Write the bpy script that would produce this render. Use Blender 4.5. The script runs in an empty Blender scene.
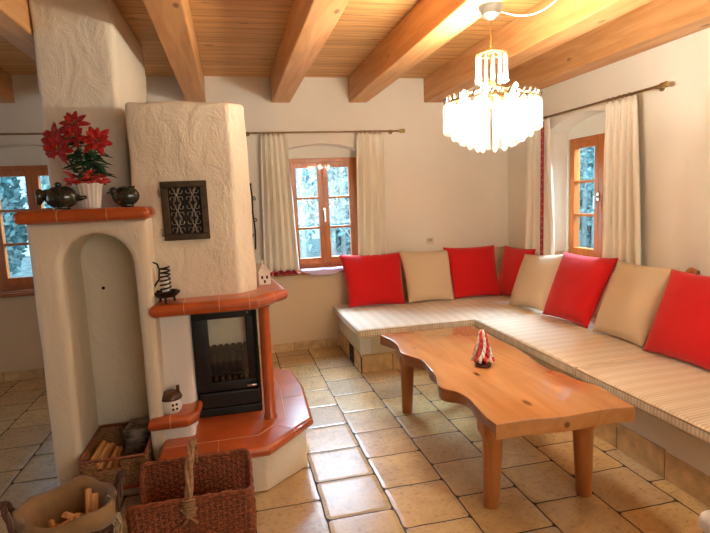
import bpy, bmesh, math, random
from mathutils import Vector, Matrix, Euler, noise
random.seed(7)
R = math.radians; PI = math.pi
sc = bpy.context.scene; C = sc.collection

# ------------------------------------------------------------------ camera, world, lights, exposure
cam_d = bpy.data.cameras.new('camera'); cam = bpy.data.objects.new('camera', cam_d); C.objects.link(cam); sc.camera = cam
yaw, pitch, roll, foc = 0.226420143, 0.127981980, -0.0434343500, 525.33
cy, sy, cp, sp = math.cos(yaw), math.sin(yaw), math.cos(pitch), math.sin(pitch)
fwd = Vector((sy*cp, cy*cp, -sp)); r0 = Vector((cy, -sy, 0)); u0 = r0.cross(fwd)
rt = r0*math.cos(roll)+u0*math.sin(roll); up = -r0*math.sin(roll)+u0*math.cos(roll)
M = Matrix((rt, up, -fwd)).transposed().to_4x4(); M.translation = Vector((0, 0, 1.45)); cam.matrix_world = M
cam_d.sensor_width = 36; cam_d.lens = foc/710*36; cam_d.clip_start = .05
W_, WR, WL, WF, CEIL = 5.03, 2.83, -3.3, -1.6, 2.59     # back wall y, right wall x, left wall x, wall behind camera, ceiling

w = bpy.data.worlds.new('sky'); sc.world = w; w.use_nodes = True
bg = w.node_tree.nodes['Background']; bg.inputs[0].default_value = (.55, .82, 1, 1); bg.inputs[1].default_value = 1.1
def light(name, kind, loc, power, col, size=.1, sizey=None, rot=None):
    d = bpy.data.lights.new(name, kind); d.energy = power; d.color = col
    if kind == 'AREA':
        d.shape = 'RECTANGLE'; d.size = size; d.size_y = sizey or size
    elif kind == 'POINT': d.shadow_soft_size = size
    o = bpy.data.objects.new(name, d); C.objects.link(o); o.location = loc
    if rot: o.rotation_euler = rot
    return o
light('rear_fill_light', 'AREA', (1.7, WF+.05, 1.55), 25, (1, .95, .84), 2.6, 1.3, (R(90), 0, 0))  # added fill light behind the camera; that wall has no window
light('daylight_left_window', 'AREA', (WL+.05, 2.6, 1.4), 6, (.55, .72, 1), 1.1, 1.1, (R(90), 0, R(-90)))
light('daylight_back_window', 'AREA', (1.0, W_+1.3, 2.75), 340, (.62, .80, 1), 1.4, 1.2, (R(-62), 0, 0))
light('daylight_right_window', 'AREA', (WR+1.3, 4.1, 2.75), 420, (.62, .80, 1), 1.4, 1.2, (R(62), 0, R(90)))
sc.view_settings.view_transform = 'Standard'; sc.view_settings.look = 'None'
sc.view_settings.gamma = 1; sc.view_settings.use_curve_mapping = False
sc.view_settings.exposure = 0.82

# ------------------------------------------------------------------ node helpers and materials
class NT:
    def __init__(s, name):
        s.m = bpy.data.materials.new(name); s.m.use_nodes = True; s.t = s.m.node_tree; s.n = s.t.nodes; s.l = s.t.links
        s.b = s.n['Principled BSDF']; s.tc = s.n.new('ShaderNodeTexCoord')
    def put(s, sock, v):
        if v is None: return
        if hasattr(v, 'is_output'): s.l.new(v, sock)
        else: sock.default_value = (*v, 1) if isinstance(v, tuple) and len(v) == 3 and sock.type == 'RGBA' else v
    def map(s, scale=(1, 1, 1), rot=(0, 0, 0), src=None):
        m = s.n.new('ShaderNodeMapping'); m.inputs['Scale'].default_value = scale; m.inputs['Rotation'].default_value = rot
        s.l.new(src or s.tc.outputs['Object'], m.inputs[0]); return m.outputs[0]
    def noise(s, vec, scale=5, detail=3, rough=.5, dist=0):
        x = s.n.new('ShaderNodeTexNoise'); s.l.new(vec, x.inputs['Vector']); x.inputs['Scale'].default_value = scale
        x.inputs['Detail'].default_value = detail; x.inputs['Roughness'].default_value = rough; x.inputs['Distortion'].default_value = dist
        return x.outputs['Fac']
    def ma(s, op, a, b=0, c=0):
        x = s.n.new('ShaderNodeMath'); x.operation = op; s.put(x.inputs[0], a); s.put(x.inputs[1], b); s.put(x.inputs[2], c); return x.outputs[0]
    def ramp(s, fac, stops):
        x = s.n.new('ShaderNodeValToRGB'); s.l.new(fac, x.inputs[0]); e = x.color_ramp.elements
        while len(e) < len(stops): e.new(.5)
        for k, (p, c) in enumerate(stops): e[k].position = p; e[k].color = (*c, 1) if len(c) == 3 else c
        return x.outputs[0]
    def mix(s, fac, a, b, mode='MIX'):
        x = s.n.new('ShaderNodeMix'); x.data_type = 'RGBA'; x.blend_type = mode
        s.put(x.inputs[0], fac); s.put(x.inputs[6], a); s.put(x.inputs[7], b); return x.outputs[2]
    def bump(s, h, strength=.3, dist=.01):
        x = s.n.new('ShaderNodeBump'); x.inputs['Strength'].default_value = strength; x.inputs['Distance'].default_value = dist
        s.l.new(h, x.inputs['Height']); s.l.new(x.outputs[0], s.b.inputs['Normal'])
    def sep(s, v):
        x = s.n.new('ShaderNodeSeparateXYZ'); s.l.new(v, x.inputs[0]); return x.outputs
    def done(s, col=None, rough=None, spec=None, metal=None, coat=None, sheen=None):
        s.put(s.b.inputs['Base Color'], col); s.put(s.b.inputs['Roughness'], rough); s.put(s.b.inputs['Metallic'], metal)
        s.put(s.b.inputs['Specular IOR Level'], spec); s.put(s.b.inputs['Coat Weight'], coat); s.put(s.b.inputs['Sheen Weight'], sheen)
        return s.m
def plain(name, col, rough=.5, metal=0., spec=.5, var=.12, scale=20, bump=0., coat=0., sheen=0.):
    t = NT(name); f = t.noise(t.tc.outputs['Object'], scale, 3)
    c = t.ramp(f, [(.3, tuple(x*(1-var) for x in col)), (.7, tuple(min(1, x*(1+var)) for x in col))])
    if bump: t.bump(f, bump, .01)
    return t.done(c, rough, spec, metal, coat, sheen)
def plaster(name, col, band=False, strength=.5, sc1=9):
    t = NT(name); v = t.tc.outputs['Object']
    n1 = t.noise(v, 1.6, 3); n2 = t.noise(t.map((1, 1, .6), (0, R(35), 0)), sc1, 4, .55, .6); n3 = t.noise(v, 90, 3)
    c = t.mix(n1, tuple(x*.93 for x in col), tuple(min(1, x*1.05) for x in col))
    if band:      # yellower painted lower band of the walls
        z = t.ma('ADD', t.sep(v)[2], t.ma('MULTIPLY', n1, .01))
        c = t.mix(t.ma('LESS_THAN', z, .888), c, (.72, .56, .36))
    t.bump(t.ma('ADD', n2, t.ma('MULTIPLY', n3, .12)), strength, .02)
    return t.done(c, .9, .2)
def wood(name, a, b, axis=1, scale=3., rough=.45, knots=True, coat=0., plank=None, stretch=9):
    t = NT(name); v = t.tc.outputs['Object']; s = [stretch]*3; s[axis] = .7
    if plank:   # boards of width plank[1] side by side along axis plank[0]
        p = t.sep(v)[plank[0]]; q = t.ma('DIVIDE', p, plank[1]); fl = t.ma('FLOOR', q); fr = t.ma('FRACT', q)
        wn = t.n.new('ShaderNodeTexWhiteNoise'); wn.noise_dimensions = '1D'; t.l.new(fl, wn.inputs['W'])
        cb = t.n.new('ShaderNodeCombineXYZ'); t.l.new(t.ma('MULTIPLY', wn.outputs[0], 7), cb.inputs[axis]); t.l.new(fl, cb.inputs[2])
        va = t.n.new('ShaderNodeVectorMath'); va.operation = 'ADD'; t.l.new(v, va.inputs[0]); t.l.new(cb.outputs[0], va.inputs[1]); v = va.outputs[0]
    g = t.noise(t.map(tuple(s), src=v), scale, 4, .55, 1.2); g2 = t.noise(t.map(tuple(x*4 for x in s), src=v), scale, 3)
    big = t.noise(t.map((1.2, 1.2, 1.2), src=v), 1.5, 2)
    c = t.mix(t.ramp(g, [(.3, (0, 0, 0)), (.68, (1, 1, 1))]), a, b)
    c = t.mix(t.ma('MULTIPLY', g2, .25), c, tuple(x*.6 for x in a)); c = t.mix(t.ma('MULTIPLY', big, .3), c, tuple(x*.8 for x in b))
    if knots:
        ks = [3.2]*3; ks[axis] = 1.3
        vo = t.n.new('ShaderNodeTexVoronoi'); t.l.new(t.map(tuple(ks), src=v), vo.inputs['Vector']); vo.inputs['Scale'].default_value = 1.7
        c = t.mix(t.ramp(vo.outputs['Distance'], [(.05, (.85, .85, .85)), (.1, (0, 0, 0))]), c, tuple(x*.35 for x in a))
    h = g2
    if plank:
        c = t.mix(t.ma('MULTIPLY', wn.outputs[0], .35), c, tuple(x*.62 for x in a))
        gr = t.ma('LESS_THAN', fr, .045); c = t.mix(gr, c, tuple(x*.25 for x in a)); h = t.ma('SUBTRACT', t.ma('MULTIPLY', g2, .1), gr)
    t.bump(h, .25, .004)
    return t.done(c, rough, .4, None, coat)
def stripes(name, axis, a, b, period):
    t = NT(name); v = t.tc.outputs['Object']; p = t.sep(v)[axis]
    w1 = t.ma('MULTIPLY_ADD', t.ma('SINE', t.ma('MULTIPLY', p, 2*PI/period)), .5, .5)
    w2 = t.ma('MULTIPLY_ADD', t.ma('SINE', t.ma('MULTIPLY', p, 2*PI/(period*4.3))), .5, .5)
    f = t.ma('MULTIPLY_ADD', w1, .7, t.ma('MULTIPLY', w2, .3)); n = t.noise(v, 300, 2)
    t.bump(t.ma('ADD', f, n), .2, .003)
    return t.done(t.mix(f, a, b), .65, .35, None, None, .3)
def fabric(name, col, rough=.85, wr=.25):
    t = NT(name); v = t.tc.outputs['Object']; n = t.noise(v, 7, 3, .5, .4); f = t.noise(v, 420, 2)
    c = t.mix(t.ma('MULTIPLY', f, .35), col, tuple(x*.75 for x in col)); t.bump(t.ma('ADD', n, t.ma('MULTIPLY', f, .1)), wr, .02)
    return t.done(c, rough, .2, None, None, .25)
def emit(name, col, s):
    t = NT(name); t.b.inputs['Emission Color'].default_value = (*col, 1); t.b.inputs['Emission Strength'].default_value = s
    return t.done(col, .4)

def floor_mat():
    t = NT('stone_tile_floor'); v = t.tc.outputs['Object']
    wv = t.n.new('ShaderNodeTexNoise'); wv.inputs['Scale'].default_value = 9; wv.inputs['Detail'].default_value = 3; t.l.new(v, wv.inputs['Vector'])
    off = t.n.new('ShaderNodeVectorMath'); off.operation = 'MULTIPLY_ADD'; t.l.new(wv.outputs['Color'], off.inputs[0])
    off.inputs[1].default_value = (.012, .012, 0); t.l.new(v, off.inputs[2])
    x, y, z = t.sep(off.outputs[0])
    u = t.ma('DIVIDE', t.ma('SUBTRACT', x, .015), .318); cu = t.ma('FLOOR', u); fu = t.ma('FRACT', u)
    odd = t.ma('FLOORED_MODULO', cu, 2)
    vv = t.ma('DIVIDE', t.ma('SUBTRACT', t.ma('SUBTRACT', y, .081), t.ma('MULTIPLY', odd, .16)), .33); cv = t.ma('FLOOR', vv); fv = t.ma('FRACT', vv)
    def q(f, L): return t.ma('MAXIMUM', t.ma('SUBTRACT', t.ma('MULTIPLY', t.ma('ABSOLUTE', t.ma('SUBTRACT', f, .5)), L), L/2-.003-.020), 0)
    qx, qy = q(fu, .318), q(fv, .33)
    d = t.ma('SUBTRACT', t.ma('SQRT', t.ma('ADD', t.ma('MULTIPLY', qx, qx), t.ma('MULTIPLY', qy, qy))), .020)
    g = t.ramp(t.ma('MULTIPLY_ADD', d, 100, .5), [(.28, (0, 0, 0)), (.55, (1, 1, 1))])
    cb = t.n.new('ShaderNodeCombineXYZ'); t.l.new(cu, cb.inputs[0]); t.l.new(cv, cb.inputs[1])
    wn = t.n.new('ShaderNodeTexWhiteNoise'); t.l.new(cb.outputs[0], wn.inputs['Vector'])
    base = t.ramp(wn.outputs[0], [(0, (.56, .38, .15)), (.4, (.72, .52, .21)), (.7, (.60, .40, .17)), (.85, (.46, .38, .25)), (1, (.76, .58, .28))])
    n = t.noise(v, 7, 5, .6, .8); n2 = t.noise(v, 45, 4, .65)
    c = t.mix(t.ramp(n, [(.35, (.7, .7, .7)), (.7, (0, 0, 0))]), base, (.36, .215, .10)); c = t.mix(t.ma('MULTIPLY', n2, .3), c, (.68, .48, .27))
    c = t.mix(g, c, (.022, .016, .012))
    edge = t.ramp(t.ma('MULTIPLY_ADD', d, 30, .9), [(.3, (1, 1, 1)), (1, (0, 0, 0))])
    t.bump(t.ma('ADD', edge, t.ma('ADD', t.ma('MULTIPLY', n2, .22), t.ma('MULTIPLY', n, .35))), .3, .008)
    rgh = t.ma('MULTIPLY_ADD', n2, .25, t.ma('MULTIPLY_ADD', g, .4, .17))
    return t.done(c, rgh, .55)

MT = dict(
 wall=plaster('painted_wall', (.84, .785, .67), True, .25, 5), plain_wall=plaster('painted_wall_plain', (.83, .76, .63), False, .25, 5),
 rough=plaster('trowelled_plaster', (.78, .69, .54), False, .8, 8), white=plaster('white_plaster', (.86, .83, .78), False, .35, 8),
 floor=floor_mat(), ceil=wood('ceiling_boards', (.56, .26, .07), (.90, .54, .21), 0, 2.4, .5, True, 0, (1, .105)),
 beam=wood('beam_wood', (.56, .245, .075), (.80, .44, .18), 1, 1.6, .45), table=wood('table_wood', (.42, .16, .042), (.64, .295, .10), 1, 1.3, .24, True, .4, None, 5),
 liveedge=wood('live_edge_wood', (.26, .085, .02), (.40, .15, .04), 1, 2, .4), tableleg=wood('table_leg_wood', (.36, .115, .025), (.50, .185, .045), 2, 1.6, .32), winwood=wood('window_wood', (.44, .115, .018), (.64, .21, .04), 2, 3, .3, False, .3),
 firewood=wood('split_wood', (.55, .25, .08), (.85, .48, .20), 0, 4, .8, False),
 terra=plain('glazed_terracotta', (.46, .088, .016), .3, 0, .55, .16, 9, .08, .35), grout=plain('grout', (.70, .42, .25), .9),
 tile=plain('stone_wall_tile', (.62, .42, .20), .45, 0, .4, .25, 12, .3), joint=plain('dark_joint', (.10, .07, .05), .9),
 iron=plain('cast_iron', (.016, .017, .016), .38, .3, .5, .2, 60, .15), blackiron=plain('wrought_iron', (.02, .018, .016), .45, .6),
 bronze=plain('bronze_metal', (.075, .052, .03), .42, .8, .5, .3), brass=plain('brass', (.42, .29, .10), .3, .9), antique=plain('antique_silver', (.30, .27, .22), .35, .8),
 rod=plain('brass_rod', (.30, .20, .10), .4, .8), chrome=plain('chrome', (.7, .7, .7), .2, 1.),
 mat_b=stripes('striped_cotton_back', 0, (.56, .41, .24), (.78, .67, .51), .021), mat_r=stripes('striped_cotton_right', 1, (.56, .41, .24), (.78, .67, .51), .021),
 piping=plain('beige_piping', (.50, .36, .21), .8), red=fabric('red_fabric', (.66, .010, .012)), cream=fabric('cream_fabric', (.74, .59, .39)),
 curtain=fabric('cream_curtain', (.90, .84, .70), .8, .12), hole=plain('hole', (.02, .015, .01), .9), redtrim=fabric('red_floral_trim', (.42, .02, .02)), lilac=fabric('lilac_cloth', (.70, .58, .80)),
 wicker=plain('brown_wicker', (.27, .075, .028), .5, 0, .4, .4, 60), wicker2=plain('tan_wicker', (.36, .20, .09), .6, 0, .4, .35, 60), darkwick=plain('dark_wicker', (.10, .045, .025), .55, 0, .4, .3, 60),
 burlap=fabric('burlap', (.30, .18, .08), .95, .5), string=plain('string', (.62, .52, .38), .9), reflcream=plain('cream_reflection', (.88, .74, .56), .9, 0, .2, .08, 15, .2),
 glaze=plain('dark_green_glaze', (.022, .03, .02), .12, 0, .6, .4, 15, .05, .5), ceramic=plain('white_ceramic', (.80, .76, .68), .25, 0, .5, .05), lid=plain('brown_glaze', (.10, .04, .02), .2, 0, .6, .3, 15),
 leaf=plain('dark_leaf', (.03, .08, .025), .5, 0, .4, .4, 30), bract=fabric('red_bract', (.42, .012, .008), .6), ribbon=plain('red_ribbon', (.62, .05, .04), .35, 0, .5, .5, 40), stem=plain('stem', (.06, .08, .03), .7),
 redglass=plain('red_glass', (.55, .02, .02), .1, 0, .7, .1, 30, 0, .6), whiteglass=plain('white_glass', (.85, .80, .76), .1, 0, .7, .05, 30, 0, .6), darkglass=plain('dark_red_glass', (.08, .015, .01), .1, 0, .7),
 wax=plain('white_wax', (.85, .82, .75), .5), outlet=plain('cream_plastic', (.70, .60, .46), .4), cable=plain('white_cable', (.88, .84, .74), .4),
 paper=plain('printed_paper', (.22, .17, .14), .5, 0, .3, .8, 16), bulb=emit('lit_bulb', (1, .86, .62), 30),
 bark=plain('bark', (.42, .46, .45), .9, 0, .2, .3, 12), frost=plain('pale_leaves', (.40, .64, .66), .8, 0, .2, .35, 3), frost2=plain('teal_leaves', (.10, .30, .33), .8, 0, .2, .4, 3),
 snow=plain('frosty_ground', (.34, .44, .44), .9, 0, .2, .75, 7), black=plain('flat_black', (.012, .011, .01), .8), sill=wood('sill_wood', (.36, .10, .03), (.50, .17, .05), 0, 3, .35, False, .2))  # flat black: grille back, pot dots and the painted dark of the vent
def glass_mat():
    t = NT('window_glass'); tr = t.n.new('ShaderNodeBsdfTransparent'); gl = t.n.new('ShaderNodeBsdfGlossy'); gl.inputs['Roughness'].default_value = .02
    tr.inputs[0].default_value = (.93, .98, 1, 1); mx = t.n.new('ShaderNodeMixShader'); fr = t.n.new('ShaderNodeFresnel'); fr.inputs[0].default_value = 1.4
    mx.inputs[0].default_value = .06; t.l.new(tr.outputs[0], mx.inputs[1]); t.l.new(gl.outputs[0], mx.inputs[2])
    t.l.new(mx.outputs[0], t.n['Material Output'].inputs[0]); return t.m
MT['glass'] = glass_mat()
def crystal_mat():
    t = NT('cut_crystal'); tr = t.n.new('ShaderNodeBsdfTranslucent'); tr.inputs[0].default_value = (1, 1, 1, 1)
    gl = t.n.new('ShaderNodeBsdfGlossy'); gl.inputs['Roughness'].default_value = .08; tp = t.n.new('ShaderNodeBsdfTransparent')
    a = t.n.new('ShaderNodeMixShader'); a.inputs[0].default_value = .45; b = t.n.new('ShaderNodeMixShader'); b.inputs[0].default_value = .35
    t.l.new(tr.outputs[0], a.inputs[1]); t.l.new(tp.outputs[0], a.inputs[2]); t.l.new(a.outputs[0], b.inputs[1]); t.l.new(gl.outputs[0], b.inputs[2])
    t.l.new(b.outputs[0], t.n['Material Output'].inputs[0]); return t.m
MT['crystal'] = crystal_mat()

# ------------------------------------------------------------------ object helpers
def wloc(o):
    v = Vector((0, 0, 0))
    while o: v += o.location; o = o.parent
    return v
def obj(name, bm, m, parent=None, smooth=False, angle=None, loc=None):
    """link bm (world coordinates) as ONE mesh object; loc = origin"""
    off = wloc(parent) if parent else Vector((0, 0, 0))
    if loc is not None: off = Vector(loc)
    bmesh.ops.translate(bm, verts=bm.verts, vec=-off)
    if bm.faces: bmesh.ops.recalc_face_normals(bm, faces=bm.faces)
    me = bpy.data.meshes.new(name); bm.to_mesh(me); bm.free()
    for k in (m if isinstance(m, (list, tuple)) else [m]): me.materials.append(MT[k])
    if smooth:
        me.polygons.foreach_set('use_smooth', [True]*len(me.polygons))
        if angle: me.set_sharp_from_angle(angle=R(angle))
    o = bpy.data.objects.new(name, me); C.objects.link(o)
    if parent: o.parent = parent; o.location = off-wloc(parent)
    else: o.location = off
    return o
def tag(o, label, cat, group=None):
    o['label'] = label; o['category'] = cat
    if group: o['group'] = group
    return o
def thing(name, label, cat, loc=(0, 0, 0), group=None):
    o = bpy.data.objects.new(name, None); C.objects.link(o); o.location = loc; o.empty_display_size = .05
    return tag(o, label, cat, group)
def struct(o): o['kind'] = 'structure'; return o
def BM(): return bmesh.new()
def mark(bm, n0, mi):
    if mi:
        bm.faces.ensure_lookup_table()
        for f in list(bm.faces)[n0:]: f.material_index = mi
def box(bm, x0, x1, y0, y1, z0, z1, bev=0, seg=2, mi=0, rot=None, seed=None):
    n0 = len(bm.faces); b2 = bmesh.new()
    bmesh.ops.create_cube(b2, size=1)
    c = Vector(((x0+x1)/2, (y0+y1)/2, (z0+z1)/2))
    for v in b2.verts: v.co = Vector((v.co.x*(x1-x0), v.co.y*(y1-y0), v.co.z*(z1-z0)))
    if bev: bmesh.ops.bevel(b2, geom=b2.edges[:], offset=bev, segments=seg, profile=.5, affect='EDGES', clamp_overlap=True)
    m = Matrix.Translation(c) @ (rot.to_matrix().to_4x4() if rot else Matrix())
    b2.transform(m); join(bm, b2); mark(bm, n0, mi)
def join(bm, b2):
    me = bpy.data.meshes.new('t'); b2.to_mesh(me); b2.free(); bm.from_mesh(me); bpy.data.meshes.remove(me)
def prism(bm, pts, z0, z1, bev=0, seg=3, mi=0, scale_top=None, axis='z', vert=0):
    """extrude polygon; axis z: pts (x,y); axis y: pts (x,z) extruded y z0..z1; axis x: pts (y,z)"""
    n0 = len(bm.faces); b2 = bmesh.new(); P = []
    tp = scale_top or pts
    mk = {'z': lambda p, h: (p[0], p[1], h), 'y': lambda p, h: (p[0], h, p[1]), 'x': lambda p, h: (h, p[0], p[1])}[axis]
    a = [b2.verts.new(mk(p, z0)) for p in pts]; b = [b2.verts.new(mk(p, z1)) for p in tp]; n = len(pts)
    fa = b2.faces.new(a[::-1]); fb = b2.faces.new(b)
    side = [b2.faces.new((a[i], a[(i+1) % n], b[(i+1) % n], b[i])) for i in range(n)]
    bmesh.ops.recalc_face_normals(b2, faces=b2.faces)
    if bev:
        ed = [e for e in b2.edges if (e in fa.edges or e in fb.edges)]
        if vert: ed = [e for e in b2.edges if e in fa.edges or e in fb.edges or e.calc_face_angle(0) > R(25)]
        bmesh.ops.bevel(b2, geom=ed, offset=bev, segments=seg, profile=.5, affect='EDGES', clamp_overlap=True)
    bmesh.ops.triangulate(b2, faces=[f for f in b2.faces if len(f.verts) > 4])
    join(bm, b2); mark(bm, n0, mi)
def tube(bm, pts, r, n=8, cap=True, mi=0, flat=1.):
    pts = [Vector(p) for p in pts]; rs = r if isinstance(r, (list, tuple)) else [r]*len(pts); n0 = len(bm.faces)
    rings = []; t0 = (pts[1]-pts[0]).normalized(); a = t0.orthogonal().normalized()
    closed = (pts[0]-pts[-1]).length < 1e-6
    for i, p in enumerate(pts):
        t = (pts[min(i+1, len(pts)-1)]-pts[max(i-1, 0)])
        if closed and i in (0, len(pts)-1): t = pts[1]-pts[-2]
        t = t.normalized() if t.length > 1e-9 else t0
        a = (a-t*a.dot(t)); a = a.normalized() if a.length > 1e-6 else t.orthogonal().normalized(); b = t.cross(a)
        rings.append([bm.verts.new(p+(a*math.cos(2*PI*k/n)+b*math.sin(2*PI*k/n)*flat)*rs[i]) for k in range(n)])
    for i in range(len(rings)-1):
        for k in range(n): bm.faces.new((rings[i][k], rings[i][(k+1) % n], rings[i+1][(k+1) % n], rings[i+1][k]))
    if cap: bm.faces.new(rings[0][::-1]); bm.faces.new(rings[-1])
    mark(bm, n0, mi)
def lathe(bm, prof, c=(0, 0, 0), n=24, mi=0, flute=0, nf=0, m=None):
    """prof: list of (r,z)"""
    n0 = len(bm.faces); c = Vector(c); rings = []; vs = []
    for r, z in prof:
        if r < 1e-5: v = bm.verts.new((0, 0, z)); vs.append(v); rings.append([v]); continue
        ring = []
        for k in range(n):
            a = 2*PI*k/n; rr = r*(1+flute*math.cos(nf*a)) if nf else r
            ring.append(bm.verts.new((rr*math.cos(a), rr*math.sin(a), z)))
        rings.append(ring); vs += ring
    for A, B in zip(rings, rings[1:]):
        if len(A) == 1 and len(B) == 1: continue
        for k in range(n):
            k2 = (k+1) % n
            if len(A) == 1: bm.faces.new((A[0], B[k], B[k2]))
            elif len(B) == 1: bm.faces.new((A[k], A[k2], B[0]))
            else: bm.faces.new((A[k], A[k2], B[k2], B[k]))
    for v in vs: v.co = (m @ v.co if m else v.co)+c
    mark(bm, n0, mi)
def ball(bm, c, r, s=(1, 1, 1), n=14, mi=0, m=None):
    pr = [(r*math.sin(PI*i/10), -r*math.cos(PI*i/10)) for i in range(11)]; pr[0] = (0, -r); pr[-1] = (0, r)
    mm = (m.to_3x3() if m else Matrix.Identity(3)) @ Matrix.Diagonal(s); lathe(bm, pr, c, n, mi, m=mm)
def wobble(bm, amp, sc_=3., cut=0):
    for v in bm.verts:
        n = noise.noise_vector(v.co*sc_); v.co += n*amp
def subdiv_long(bm, L):
    for _ in range(5):
        ed = [e for e in bm.edges if e.calc_length() > L]
        if not ed: break
        bmesh.ops.subdivide_edges(bm, edges=ed, cuts=1, use_grid_fill=True)
    bmesh.ops.triangulate(bm, faces=[f for f in bm.faces if len(f.verts) > 4])
def arc(cx, cz, r, a0, a1, n, sz=1): return [(cx+r*math.cos(R(a0+(a1-a0)*i/n)), cz+sz*r*math.sin(R(a0+(a1-a0)*i/n))) for i in range(n+1)]

# ------------------------------------------------------------------ room shell
bm = BM(); box(bm, WL-.2, WR+.2, WF-.2, W_+.2, -.1, 0); struct(obj('floor', bm, 'floor'))
bm = BM(); box(bm, WL-.2, WR+.3, WF-.2, W_+.25, CEIL, CEIL+.1); struct(obj('ceiling', bm, 'ceil'))
def wall_with_openings(name, mat, axis, a0, a1, pos, thick, openings, outer=()):
    """solid wall slab along x (axis 'y' normal) or along y (axis 'x' normal) with arched reveals; pieces share no gaps"""
    bm = BM(); zt = CEIL+.1; cur = a0
    for (o0, o1, z0, zs, rise) in openings:
        prism(bm, [(cur, -.1), (o0, -.1), (o0, zt), (cur, zt)], pos, pos+thick, axis=axis)
        prism(bm, [(o0, -.1), (o1, -.1), (o1, z0), (o0, z0)], pos, pos+thick, axis=axis)
        top = [(o0+(o1-o0)*k/14, zs+rise*math.sin(PI*k/14)**.75) for k in range(15)]
        prism(bm, [(o0, zt)]+top+[(o1, zt)], pos, pos+thick, axis=axis)
        cur = o1
    prism(bm, [(cur, -.1), (a1, -.1), (a1, zt), (cur, zt)], pos, pos+thick, axis=axis)
    cur = a0
    for (o0, o1, z0, z1) in outer:
        prism(bm, [(cur, -.1), (o0, -.1), (o0, zt), (cur, zt)], pos+thick, pos+thick+.06, axis=axis)
        prism(bm, [(o0, -.1), (o1, -.1), (o1, z0), (o0, z0)], pos+thick, pos+thick+.06, axis=axis)
        prism(bm, [(o0, z1), (o1, z1), (o1, zt), (o0, zt)], pos+thick, pos+thick+.06, axis=axis); cur = o1
    if outer: prism(bm, [(cur, -.1), (a1, -.1), (a1, zt), (cur, zt)], pos+thick, pos+thick+.06, axis=axis)
    return struct(obj(name, bm, mat))
wall_with_openings('wall_back', 'wall', 'y', WL-.2, WR+.4, W_, .18, [(-2.14, -1.22, .775, 1.93, .10), (.45, 1.30, .775, 1.90, .085)], [(-2.05, -1.30, .78, 1.862), (.55, 1.26, .78, 1.862)])
wall_with_openings('wall_right', 'wall', 'x', WF-.2, W_, WR, .21, [(3.38, 4.33, .80, 1.95, .12)], [(3.47, 4.31, .82, 1.90)])
wall_with_openings('wall_left', 'plain_wall', 'x', WF-.2, W_, WL-.2, .2, [])
wall_with_openings('wall_front', 'plain_wall', 'y', WL, WR, WF-.2, .2, [])
# tiled baseboards along the back wall
def baseboard(name, x0, x1):
    bm = BM(); k = x0
    while k < x1-.01:
        e = min(k+.318, x1); box(bm, k+.002, e-.002, W_-.012, W_, 0, .085, .003); k = e
    box(bm, x0, x1, W_-.007, W_, 0, .08, mi=1); struct(obj(name, bm, ['tile', 'joint']))
baseboard('baseboard_back', WL, .94)

# windows -----------------------------------------------------------
def window(name, axis, pos, a0, a1, z0, z1, handle_at):
    """double casement in a timber frame; axis 'y' = wall along x"""
    def bx(b, u0, u1, d0, d1, zz0, zz1, bev=.004):
        if axis == 'y': box(b, u0, u1, pos+d0, pos+d1, zz0, zz1, bev)
        else: box(b, pos+d0, pos+d1, u0, u1, zz0, zz1, bev)
    o = bpy.data.objects.new(name, None); C.objects.link(o); struct(o)
    o.location = ((a0+a1)/2, pos, z0) if axis == 'y' else (pos, (a0+a1)/2, z0)
    f = BM(); t = .05
    bx(f, a0, a1, 0, .07, z1-t, z1); bx(f, a0, a1, 0, .07, z0, z0+t); bx(f, a0, a0+t, 0, .07, z0+t, z1-t); bx(f, a1-t, a1, 0, .07, z0+t, z1-t)
    obj('window_frame', f, 'winwood', o)
    mid = (a0+a1)/2
    for (s0, s1) in ((a0+t-.01, mid), (mid, a1-t+.01)):
        s = BM(); k = .052; y0, y1 = z0+t-.01, z1-t+.01
        bx(s, s0, s0+k, -.018, .045, y0, y1); bx(s, s1-k, s1, -.018, .045, y0, y1)
        bx(s, s0+k, s1-k, -.018, .045, y0, y0+.065); bx(s, s0+k, s1-k, -.018, .045, y1-k, y1)
        h = (y1-k-y0-.065)/3
        for j in (1, 2): bx(s, s0+k, s1-k, -.008, .035, y0+.065+h*j-.012, y0+.065+h*j+.012, .003)
        so = obj('sash', s, 'winwood', o)
        g = BM(); bx(g, s0+k-.005, s1-k+.005, .01, .014, y0+.06, y1-k+.005, 0); obj('pane', g, 'glass', so)
    h = BM(); hz = (z0+z1)/2+.02
    bx(h, mid-.013, mid+.013, -.026, -.018, hz-.035, hz+.035, .003); bx(h, mid-.008, mid+.008, -.06, -.026, hz-.008, hz+.008, .002); bx(h, mid-.009, mid+.009, -.064, -.05, hz-.105, hz+.01, .004)
    obj('handle', h, 'chrome', o)
    return o
window('window_1', 'y', 5.20, .55, 1.26, .78, 1.862, 0)
window('window_2', 'x', 3.05, 3.47, 4.31, .82, 1.90, 0)
window('window_3', 'y', 5.20, -2.05, -1.30, .78, 1.862, 0)
for i, (x0, x1) in enumerate(((.36, 1.36), (-2.2, -1.16))):
    bm = BM(); box(bm, x0, x1, W_-.05, W_+.01, .745, .775, .006); box(bm, x0+.1, x1-.1, W_, W_+.2, .775, .783); struct(obj(f'trim_{i+1}', bm, 'sill'))
bm = BM(); box(bm, WR+.0, WR+.23, 3.43, 4.33, .80, .815, .004); struct(obj('trim_3', bm, 'sill'))

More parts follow.
